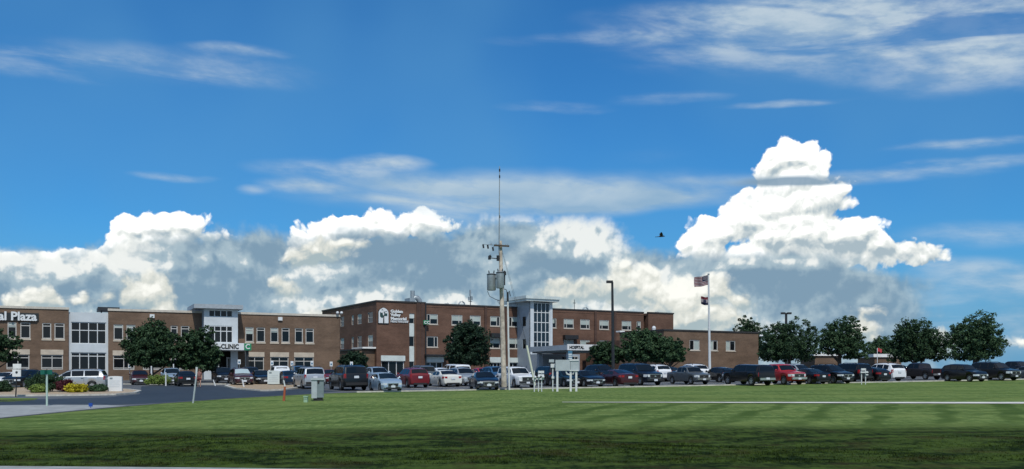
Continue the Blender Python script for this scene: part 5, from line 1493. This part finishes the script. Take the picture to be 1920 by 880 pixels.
def transformer(px, y0, y1, yd, rad):
    xx = (px - 945) * k; m = MB()
    m.tube([(xx, yd, Z(y1)), (xx, yd, Z(y1) + .06), (xx, yd, Z(y0)), (xx, yd, Z(y0) + .08)], [rad * .92, rad, rad, rad * .7], 18)
    o = m.build('transformer', MAT['galv'], t, True)
    m = MB(); m.tube([(xx, yd, Z(y0) + .02), (xx, yd, Z(y0) - .05)], rad * 1.06, 18).build('lid', MAT['dark_metal'], o)
    for s in (-1, 1): MB().tube([(xx + s * rad * .5, yd, Z(y0) + .05), (xx + s * rad * .6, yd, Z(y0) + .32)], [.06, .035], 8).build('bushing', MAT['dark_metal'], o)
    MB().box(min(xx, lean(525)) , max(xx, lean(525)), yd - .05, yd + .05, Z(y0 + 8) - .05, Z(y0 + 8) + .05).build('bracket', MAT['dark_metal'], o)
transformer(921.5, 515, 545, -.10, .37); transformer(938, 513, 542, -.62, .33)
m = MB(); m.box(lean(515) - .1, lean(515) + .42, -.3, .1, Z(516), Z(510)).box(lean(515) + .2, lean(515) + .34, -.1, .1, Z(535), Z(508)); m.build('switch_gear', MAT['dark_metal'], t)
m = MB(); m.tube([((914 - 945) * k, -.1, Z(546)), ((918 - 945) * k, -.1, Z(556)), ((930 - 945) * k, -.05, Z(562)), (lean(566), 0, Z(566))], .025, 6).tube([((951 - 945) * k, .1, Z(549)), ((949 - 945) * k, .1, Z(543)), (lean(545), 0, Z(541))], .03, 6); m.build('service_cable', MAT['black'], t)
mm = MB().tube([(lean(470) - .12, -.22, Z(475)), (lean(460) - .09, -.22, Z(440)), ((936.8 - 945) * k, -.2, Z(313))], [.055, .05, .030], 7).build('antenna_mast', MAT['galv'], t)
for y, r in ((318, .06), (330, .055), (405, .06)): MB().tube([((936.9 - 945) * k - (y - 313) * .0001, -.2, Z(y)), ((936.9 - 945) * k, -.2, Z(y + 5))], r, 7).build('mast_joint', MAT['dark_metal'], mm)
g = MB(); g.tube([(lean(470) + .1, 0, Z(470)), ((988 - 945) * k, -1.0, Z(650))], .010, 5).tube([(lean(466) + .1, 0, Z(466)), ((968 - 945) * k, 1.5, Z(560)), ((988 - 945) * k, -1.0, Z(650))], .007, 5); g.build('guy_wire', MAT['dark_metal'], t)
MB().tube([((987.5 - 945) * k, -1.0, Z(649)), ((1002.5 - 945) * k, -1.4, Z(723))], [.085, .085], 10).build('guy_guard', MAT['guard_cream'], t, True)
t, k, Z = base('riser_pole', 'thin pale pole with a dark top, just right of the wooden utility pole', 'pole', 955, 84.8)
MB().tube([(0, 0, -.2), (-3 * k, 0, Z(566))], [.085, .075], 10).build('conduit', MAT['white_metal'], t, True)
MB().tube([(-3 * k, 0, Z(566) + .002), (-3.2 * k, 0, Z(548))], [.09, .09], 10).tube([(-3.2 * k, 0, Z(550)), (0, 0, Z(546)), (2 * k, 0, Z(556))], .04, 6).build('weatherhead', MAT['dark_metal'], t, True)

# --- light poles
t, k, Z = base('light_pole', 'tall dark light pole with one lamp head, in front of the hospital', 'light pole', 1150, 117)
MB().tube([(0, 0, -.2), (-2 * k, 0, Z(529))], [.20, .13], 10).build('pole', MAT['dark_metal'], t, True)
MB().box(-13 * k, -1 * k, -.25, .25, Z(531), Z(526.5)).build('lamp_head', MAT['dark_metal'], t)
MB().tube([(0, 0, -.2), (0, 0, .7)], .32, 12).build('base', MAT['concrete'], t)
t, k, Z = base('light_pole', 'dark light pole with two lamp heads forming a T, above the wide dark tree', 'light pole', 1474, 165)
MB().tube([(0, 0, -.2), (0, 0, Z(588))], [.24, .19], 10).build('pole', MAT['dark_metal'], t, True)
for s in (-1, 1):
    MB().box(min(s * 2.2, s * 9.5) * k, max(s * 2.2, s * 9.5) * k, -.3, .3, Z(589.5), Z(586)).build('lamp_head', MAT['dark_metal'], t)
MB().box(-2.2 * k, 2.2 * k, -.12, .12, Z(589), Z(587)).build('arm', MAT['dark_metal'], t)

# --- flagpole and its two flags
t, k, Z = base('flagpole', 'white flagpole standing in front of the low brick wing', 'flagpole', 1331, 119)
MB().tube([(0, 0, -.2), (-2.5 * k, 0, Z(516))], [.17, .09], 10).build('pole', MAT['white_metal'], t, True)
MB().ball((-2.5 * k, 0, Z(514.5)), .13, .13, .13).build('finial', MAT['galv'], t, True)
FX = lambda y: (1331 - 2.5 * (690 - y) / 174.0)
RED = mat('flag_red', (.13, .014, .022), .8); WHT = mat('flag_white', (.34, .31, .32), .8); BLU = mat('flag_blue', (.010, .013, .045), .8)
def flag(name, label, d, y0, y1, pxl, droop, pick, nx=26, nz=13, cat='flag'):
    """a flag flying to the left of the pole; pick(i, j) gives the colour of each cell"""
    a = at(1331, d); px0 = FX((y0 + y1) / 2) - 1
    w = (px0 - pxl) * d / FPX; h = (y1 - y0) * d / FPX
    zt = zof(y0, d)
    t = thing(name, label, cat, ((px0 - 960) / FPX * d, d, zt), 0)
    vs = []
    for i in range(nx + 1):
        s = i / nx
        for j in range(nz + 1):
            q = j / nz; vs.append((-w * s * (.97 + .03 * math.sin(q * 3)), .16 * math.sin(s * 9 + q * 1.4) * s ** .5, -h * q - droop * s + .04 * math.sin(s * 8 + 1)))
    m = MB()
    for i in range(nx):
        for j in range(nz):
            m.m(pick(i / nx, j)); b = [i * (nz + 1) + j, (i + 1) * (nz + 1) + j, (i + 1) * (nz + 1) + j + 1, i * (nz + 1) + j + 1]
            m.face([vs[q] for q in b])
    m.build('cloth', [RED, WHT, BLU], t)
    return t, w, h
t, w, h = flag('flag', 'American flag flying from the top of the flagpole', 119, 516.5, 535, 1301, .25, lambda s, j: 2 if (s < .40 and j < 7) else j % 2)
m = MB()
for r in range(5):
    for c in range(6):
        x, z = -w * (.05 + .058 * c), -h * (.05 + .095 * r); m.cbox((x, -.19, z - .02), .055, .012, .055)
m.build('stars', WHT, t)
t, w, h = flag('flag', 'smaller Missouri state flag flying half way up the flagpole', 119, 558, 573, 1314, -.12, lambda s, j: (0, 0, 0, 0, 1, 1, 1, 1, 1, 2, 2, 2, 2)[j])
MB().tube([(-w * .5, -.22, -h * .5), (-w * .5, -.19, -h * .5)], h * .20, 14).build('seal', BLU, t); 
t, k, Z = base('flagpole', 'small distant pole with a red flag above the far pale-roofed building', 'flagpole', 1645, 182)
MB().tube([(0, 0, 0), (0, 0, Z(653))], .06, 6).build('pole', MAT['white_metal'], t)
a = at(1645, 182); f = thing('flag', 'small red flag over the far pale-roofed building', 'flag', (a.x + .08, a.y, a.z + Z(654)), 0)
m = MB(); n = 8; w, h = 8 * k, 6.5 * k
for i in range(n): m.face([(w * i / n, .1 * math.sin(i), .15 * math.sin(i * .8)), (w * (i + 1) / n, .1 * math.sin(i + 1), .15 * math.sin(i * .8 + .8)), (w * (i + 1) / n, .1 * math.sin(i + 1), -h + .15 * math.sin(i * .8 + .8)), (w * i / n, .1 * math.sin(i), -h + .15 * math.sin(i * .8))])
m.build('cloth', mat('flag_bright_red', (.50, .05, .06), .8), f)

# --- blank pale sign on three legs, seen from behind
t, k, Z = base('entrance_sign', 'pale blank back of a wide sign on white legs, in front of the hospital canopy', 'sign', 1043, 80.5)
MB().box(-1.5 * k, 26 * k, -.12, .12, Z(695.5), Z(675)).build('panel', MAT['steel_grey'], t)
MB().box(26.6 * k, 42 * k, -.10, .14, Z(695.5), Z(675)).build('side_panel', MAT['steel_grey'], t)
MB().box(24.5 * k, 42 * k, -.16, -.122, Z(677), Z(674)).build('cap', MAT['white_metal'], t); MB().box(24.5 * k, 42 * k, -.16, -.122, Z(696), Z(694)).build('cap', MAT['white_metal'], t)
for a_ in (2, 27, 37.5): MB().box((a_ - 1.9) * k, (a_ + 1.9) * k, -.08, .08, -.2, Z(695.6)).build('leg', MAT['white_metal'], t)
MB().tube([(18 * k, 0, Z(696)), (20 * k, 0, Z(701.5)), (25 * k, 0, Z(703)), (31 * k, 0, Z(702)), (34 * k, 0, Z(696.5))], .06, 8).build('brace', MAT['white_metal'], t, True)
t, k, Z = base('direction_sign', 'narrow upright blue and white sign rising behind the pale blank sign', 'sign', 1069, 83)
MB().box(-4 * k, 4 * k, -.08, .08, Z(676), Z(658)).build('panel', MAT['blue_sign'], t)
for y in (664.5, 668, 672): MB().box(-3.2 * k, 3.2 * k, -.1, -.082, Z(y + 1.2), Z(y - .8)).build('white_band', MAT['letter_white'], t)
MB().box(-.8 * k, .8 * k, -.04, .04, -.1, Z(676)).build('post', MAT['dark_metal'], t)
t, k, Z = base('meter_post', 'thin pale post with two small grey boxes, just left of the pale blank sign', 'utility post', 1036.5, 81)
MB().tube([(0, 0, -.1), (0, 0, Z(686))], .05, 8).build('post', MAT['white_metal'], t); MB().cbox((0, -.03, Z(686)), .34, .2, .30).build('meter_box', MAT['white_metal'], t); MB().cbox((.03, -.03, Z(708)), .24, .18, .18).build('junction_box', MAT['white_metal'], t)
MB().cbox((-.1, -.03, Z(677)), .4, .16, .22).build('upper_box', MAT['steel_grey'], t)

def slat_stand(px, d, label, plates, legs, w):
    t, k, Z = base('slatted_stand', label, 'stand', px, d, R(8), 'white slatted stands at the lawn edge')
    for (y0, y1, x0, x1) in plates: MB().box(x0 * k, x1 * k, -.06, .06, Z(y1), Z(y0)).build('slat', MAT['white_metal'], t)
    for x in legs: MB().tube([(x * k, .09, -.1), (x * k, .09, Z(plates[0][0]))], .045, 8).build('leg', MAT['white_metal'], t)
slat_stand(1011, 80.5, 'white slatted stand with valves, just right of the utility pole guy wire', [(695.5, 700, -2, 9), (702, 705, -2, 9), (709.5, 712, -13, 9)], (-9, -1, 5), 1)
m_t = bpy.data.objects[[o.name for o in bpy.data.objects if o.name.startswith('slatted_stand')][0]]
for x, z in ((-8, 707.5), (-1, 706.5), (7, 707)): m = MB(); m.ball((x * k, -.12, zof(z, 80.5) - at(1011, 80.5).z), .11, .11, .11); m.build('valve', MAT['white_metal'], m_t, True)
slat_stand(1620, 95.5, 'white slatted stand with two legs, in front of the low black hatchback', [(691, 695, -6, 2), (697, 699.5, -7, 8), (702, 704, 3, 8)], (-4, 4), 1)

# --- grey utility box, green pedestal, markers
t, k, Z = base('utility_box', 'tall two-tone grey utility box with a dark foot standing on the lawn', 'utility box', 596, (751.5,), R(9))
gb = 0
MB().box(-8 * k, 9 * k, -.30, .45, -.1, .20).build('foot', MAT['black'], t)
MB().box(-11.5 * k, -1.5 * k, -.36, .5, .16, Z(713)).build('side_panel', MAT['steel_grey'], t)
MB().box(-1.48 * k, 11.0 * k, -.34, .5, .202, Z(713)).build('cabinet', MAT['slate_box'], t)
MB().box(-13.0 * k, 12.6 * k, -.42, .56, Z(713) + .002, Z(709)).build('lid', MAT['steel_grey'], t)
MB().cbox((1.5 * k, -.36, Z(716)), .12, .05, .22).build('latch', MAT['black'], t)
t, k, Z = base('utility_pedestal', 'small pale green utility pedestal beside the tall grey utility box', 'pedestal', 573.5, (754.5,))
MB().box(-3.4 * k, 3.4 * k, -.13, .13, -.1, Z(745)).build('post', MAT['sage'], t); MB().box(-4.1 * k, 4.1 * k, -.16, .16, Z(745) + .002, Z(742.5)).build('cap', MAT['sage'], t)
MB().box(-3.6 * k, 3.6 * k, -.14, -.131, Z(749), Z(748)).build('seam', MAT['slate_box'], t)
t, k, Z = base('marker_post', 'leaning orange utility marker post with a white upper tip, on the lawn by the drive', 'marker post', 532, (752,))
MB().tube([(0, 0, -.1), (2.2 * k, 0, Z(725))], [.085, .065], 10).build('post', MAT['orange'], t, True); MB().tube([(2.2 * k, 0, Z(725) + .004), (-.2 * k, 0, Z(713))], [.05, .04], 8).build('tip', MAT['white_metal'], t, True)
t, k, Z = base('marker_post', 'thin pale leaning marker post with a white top, left of the walking person', 'marker post', 361.5, (756,))
MB().tube([(0, 0, -.1), (6.5 * k, 0, Z(706))], .055, 8).build('post', MAT['steel_grey'], t, True); MB().tube([(6.5 * k, 0, Z(706)), (7.5 * k, 0, Z(688.5))], [.05, .07], 8).build('tip', MAT['white_metal'], t, True)
t, k, Z = base('marker_flag', 'tiny blue utility marker at the edge of the drive', 'marker', 170, (766,))
MB().tube([(0, 0, -.05), (0, 0, .28)], .02, 6).build('stake', MAT['blue_paint'], t); MB().box(-.10, .10, -.03, .03, .10, .30).build('cap', MAT['blue_paint'], t)
for px, d, y, lab in ((402, 101, 713, 'short white leaning bollard at the drive kerb, right of the walking person'), (456, 94, 712, 'short pale post on the mulch island in front of the maroon crossover')):
    t, k, Z = base('bollard', lab, 'bollard', px, d, 0, 'short posts by the drive'); MB().tube([(2 * k, 0, -.05), (-2 * k, 0, Z(y))], [.07, .06], 8).build('post', MAT['white_metal'], t, True); MB().tube([(-2 * k, 0, Z(y) + .002), (-2.1 * k, 0, Z(y) + .05)], .075, 8).build('cap', MAT['steel_grey'], t)
for px, d, y0, w, lab in ((284, 107, 688, 3.6, 'white tapering post under the broad clinic tree'), (311, 101, 700, 3, 'white post at the kerb in front of the pale blue crossover'), (325.5, 112, 684, 3.2, 'white slanting post rising behind the pale blue crossover')):
    t, k, Z = base('garden_post', lab, 'post', px, d, 0, 'white posts under the clinic trees'); MB().tube([(0, 0, -.1), (-.2 * k, 0, Z(y0))], [w * k * .55, w * k * .35], 8).build('post', MAT['white_metal'], t, True); MB().ball((-.2 * k, 0, Z(y0)), w * k * .4, w * k * .4, .08).build('cap', MAT['white_metal'], t, True)

# --- street sign, the backs of road signs, monument signs
t, k, Z = base('street_sign', 'green street name sign on a pale green post at the near edge of the drive', 'street sign', 88, (762,))
MB().tube([(0, 0, -.2), (-.2 * k, 0, Z(703))], .058, 10).build('post', MAT['pale_green'], t, True)
MB().box(-12 * k, 10 * k, -.02, .02, Z(702.5), Z(694)).build('name_plate', MAT['green_sign'], t)
p2 = MB().box(-.02, .02, -.36, .36, Z(702), Z(694.5)).build('cross_plate', MAT['green_sign'], t)
MB().box(-.06, .06, -.05, .05, Z(704), Z(702.3)).build('bracket', MAT['galv'], t)
t, k, Z = base('road_sign', 'pair of pale sign plates, one above the other, on a dark post at the left', 'road sign', 31, (745,))
MB().tube([(-2.5 * k, .05, -.2), (1 * k, .05, Z(683))], .05, 8).build('post', MAT['dark_metal'], t, True)
MB().box(-6.5 * k, 9 * k, -.04, .0, Z(691.5), Z(682.5)).build('upper_plate', MAT['paint_white'], t)
MB().box(-7.5 * k, 8.5 * k, -.04, .0, Z(706.5), Z(693)).build('lower_plate', MAT['paint_white'], t)
MB().tube([(0.6 * k, -.05, Z(698.5)), (.6 * k, -.041, Z(698.5))], 2.4 * k, 12).build('dark_disc', MAT['letter_black'], t)

def monument(px, d, y0, y1, w, label, rz):
    t, k, Z = base('monument_sign', label, 'sign', px, d, rz, 'small white monument signs')
    w *= k
    MB().box(-w * .42, w * .42, -.12, .25, -.1, Z(y1)).build('plinth', MAT['black'], t)
    out = [(-w / 2, Z(y1) + .003), (w / 2, Z(y1) + .003), (w / 2, Z(y0 + 1.6))] + [(w / 2 * math.cos(math.pi * i / 10) , Z(y0 + 1.6) + 1.6 * k * math.sin(math.pi * i / 10)) for i in range(1, 10)] + [(-w / 2, Z(y0 + 1.6))]
    b = MB().prism(out, -.16, .22).build('panel', MAT['letter_white'] if px < 300 else MAT['pale_panel'], t)
    MB().box(-w * .36, -w * .16, -.172, -.162, Z(y0 + 5.8), Z(y0 + 2.8)).build('logo_mark', MAT['slate_box'], b)
    ru = MB()
    for i in range(4): ru.box(-w * .38, w * (.38 - .06 * (i % 2)), -.17, -.162, Z(y0 + 9.4 + i * 3.6), Z(y0 + 8.9 + i * 3.6))
    ru.build('text_rule', MAT['steel_grey'], b)
monument(216, (736,), 705.5, 734, 25, 'white monument sign with a black plinth at the right end of the planted island', R(10))
monument(513, (723.5,), 695, 720.5, 22, 'pale grey monument sign with a black plinth on the mulch island', R(10))

# --- small parking signs along the clinic front
for px, y, d, lab in ((243, 686.5, 116, 'small white parking sign near the left trees, by the maroon hatchback'), (408, 688, 121, 'small white parking sign left of the clinic door'), (448.5, 679, 117, 'small white parking sign right of the clinic door'), (510, 681, 117, 'small white parking sign behind the pale monument sign'), (547.5, 682, 117, 'small white parking sign under the third clinic window pair'),
                      (585, 681.5, 117, 'small white parking sign above the roof of the silver SUV'), (621, 683, 117, 'small white parking sign near the clinic right corner'), (659, 683, 121, 'small white parking sign before the dark corner shrub')):
    t, k, Z = base('parking_sign', lab, 'parking sign', px, d, R(14), 'parking signs along the clinic front')
    MB().tube([(0, .04, -.1), (0, .04, Z(y - 4.5))], .035, 7).build('post', MAT['galv'], t); s = MB().box(-2.7 * k, 2.7 * k, -.02, .003, Z(y + 4.2), Z(y - 4.6)).build('plate', MAT['letter_white'], t)
    MB().box(-1.5 * k, 1.5 * k, -.03, -.022, Z(y + 2), Z(y - 1.2)).build('symbol', MAT['blue_sign'], s)


# --- the walker
def skin_figure(name, joints, edges, radii, material, parent, root=0, sub=1):
    me = bpy.data.meshes.new(name); me.from_pydata(joints, edges, [])
    o = bpy.data.objects.new(name, me); COL.objects.link(o)
    md = o.modifiers.new('skin', 'SKIN'); md.use_smooth_shade = True
    for i, r in enumerate(radii):
        sv = me.skin_vertices[0].data[i]; sv.radius = r if isinstance(r, tuple) else (r, r); sv.use_root = (i == root)
    o.modifiers.new('sub', 'SUBSURF').levels = sub
    dg = bpy.context.evaluated_depsgraph_get(); m2 = bpy.data.meshes.new_from_object(o.evaluated_get(dg)); m2.name = name
    bpy.data.objects.remove(o); o = bpy.data.objects.new(name, m2); COL.objects.link(o); o.parent = parent
    m2.materials.clear(); m2.materials.append(material); m2.polygons.foreach_set('use_smooth', [True] * len(m2.polygons))
    return o


def build_person():
    a = at(373.5, 95.5)
    t = thing('person', 'person with auburn hair, pink top and dark red shorts walking by the drive', 'person', a, R(200))
    skin = mat('skin', (.42, .24, .17), .55); hair = mat('auburn_hair', (.10, .030, .014), .6, var=.3, vscale=20); top = mat('pink_top', (.22, .10, .085), .8, var=.12, vscale=8); shorts = mat('dark_red_shorts', (.12, .018, .018), .8, var=.1); shoe = mat('shoe', (.03, .025, .025), .6)
    # pelvis, chest, neck, head, arms with hands, legs in stride, feet
    J = [(0, 0, .95), (0, 0, 1.15), (0, 0, 1.36), (0, .01, 1.47), (0, .03, 1.56), (0, .02, 1.66),
         (-.17, 0, 1.38), (-.23, -.04, 1.12), (-.22, .06, .90), (-.22, .10, .83), (.17, 0, 1.38), (.23, .05, 1.12), (.22, .16, .93), (.21, .21, .87),
         (-.09, 0, .88), (-.10, .14, .50), (-.10, .10, .09), (-.10, .24, .04), (.09, 0, .88), (.10, -.04, .50), (.10, -.24, .12), (.10, -.16, .04)]
    E = [(0, 1), (1, 2), (2, 3), (3, 4), (4, 5), (2, 6), (6, 7), (7, 8), (8, 9), (2, 10), (10, 11), (11, 12), (12, 13), (0, 14), (14, 15), (15, 16), (16, 17), (0, 18), (18, 19), (19, 20), (20, 21)]
    Rr = [(.11, .085), (.11, .085), (.14, .10), .052, (.075, .085), (.068, .08), .06, .042, .032, .036, .06, .042, .032, .036, .085, .058, .042, .04, .085, .058, .042, .04]
    b = skin_figure('body', J, E, Rr, skin, t, 0, 2)
    # five short fingers on each hand
    for side, (hx, hy, hz) in ((-1, (-.22, .10, .83)), (1, (.21, .21, .87))):
        f = MB()
        for i in range(4): f.tube([(hx, hy - .025 + .017 * i, hz - .02), (hx, hy - .028 + .019 * i, hz - .075), (hx - side * .012, hy - .026 + .019 * i, hz - .11 + .006 * abs(i - 1.5))], [.010, .009, .006], 6)
        f.tube([(hx, hy + .03, hz + .005), (hx - side * .03, hy + .05, hz - .03), (hx - side * .035, hy + .05, hz - .055)], [.011, .010, .007], 6)
        f.build('fingers', skin, b, True)
    skin_figure('top', [(0, 0, .97), (0, 0, 1.12), (0, 0, 1.35), (0, .005, 1.43), (-.17, 0, 1.38), (-.215, -.025, 1.22), (.17, 0, 1.38), (.215, .03, 1.22)], [(0, 1), (1, 2), (2, 3), (2, 4), (4, 5), (2, 6), (6, 7)], [(.18, .15), (.165, .135), (.165, .13), .075, .085, .07, .085, .07], top, t, 0, 2)
    skin_figure('shorts', [(0, 0, .93), (-.09, .01, .82), (-.10, .08, .62), (.09, 0, .82), (.10, -.02, .62), (0, 0, 1.02)], [(5, 0), (0, 1), (1, 2), (0, 3), (3, 4)], [(.19, .16), .135, .115, .135, .115, (.16, .13)], shorts, t, 0, 2)
    h = MB(); h.ball((0, -.005, 1.645), .105, .115, .115, 14, 10); h.raw(*((lambda q: (q, [(i, i + 1, i + 8, i + 7) for i in list(range(6)) + list(range(7, 13)) + list(range(14, 20))]))([(.12 * math.cos(math.pi * (1 + i / 6)) * w_, -.02 + .11 * math.sin(math.pi * (1 + i / 6)) * w_ , z) for (z, w_) in ((1.66, .95), (1.50, 1.1), (1.34, 1.2), (1.22, .95)) for i in range(7)])))
    h.build('hair', hair, t, True)
    fc = MB()
    for s in (-1, 1): fc.ball((s * .032, .098, 1.635), .012, .008, .008, 8, 6)
    fc.build('eyes', MAT['black'], b, True); MB().ball((0, .112, 1.61), .014, .02, .022, 8, 6).build('nose', skin, b, True); MB().box(-.024, .024, .098, .105, 1.565, 1.575).build('mouth', shorts, b)
    for (x, y, z) in ((-.10, .20, .045), (.10, -.18, .055)): MB().ball((x, y - .02, z), .05, .13, .055, 10, 6).build('shoe', shoe, t, True)


build_person()


# --- the bird in the air
d = 90.0; x = (1240 - 960) / FPX * d; zb = zof(443.5, d)
t = thing('bird', 'black bird in flight with raised wings beside the towering cloud', 'bird', (x, d, zb), 0)
t.scale = (.85,) * 3
bk = mat('black_feathers', (.010, .010, .012), .6)
m = MB(); m.tube([(.34, 0, -.0), (.28, 0, .03), (.12, 0, .02), (-.12, 0, -.01), (-.30, 0, -.03), (-.46, 0, -.05)], [.02, .055, .085, .07, .035, .03], 10); m.tube([(.33, 0, .01), (.41, 0, -.01)], [.018, .003], 6); m.build('body', bk, t, True)
for s in (-1, 1):
    w = MB(); root_ = [(.15, s * .05, .03), (-.12, s * .05, .02)]; mid = [(.13, s * .22, .22), (-.16, s * .22, .17)]; tip = [(-.02, s * .36, .40), (-.14, s * .36, .34)]
    for A, B in ((root_, mid), (mid, tip)): w.face([A[0], B[0], B[1], A[1]]); w.face([(p[0], p[1], p[2] - .015) for p in (A[1], B[1], B[0], A[0])])
    w.build('wing', bk, t)
MB().prism([(-.40, -.06), (-.62, -.03), (-.62, -.08)], -.08, .08).build('tail', bk, t)
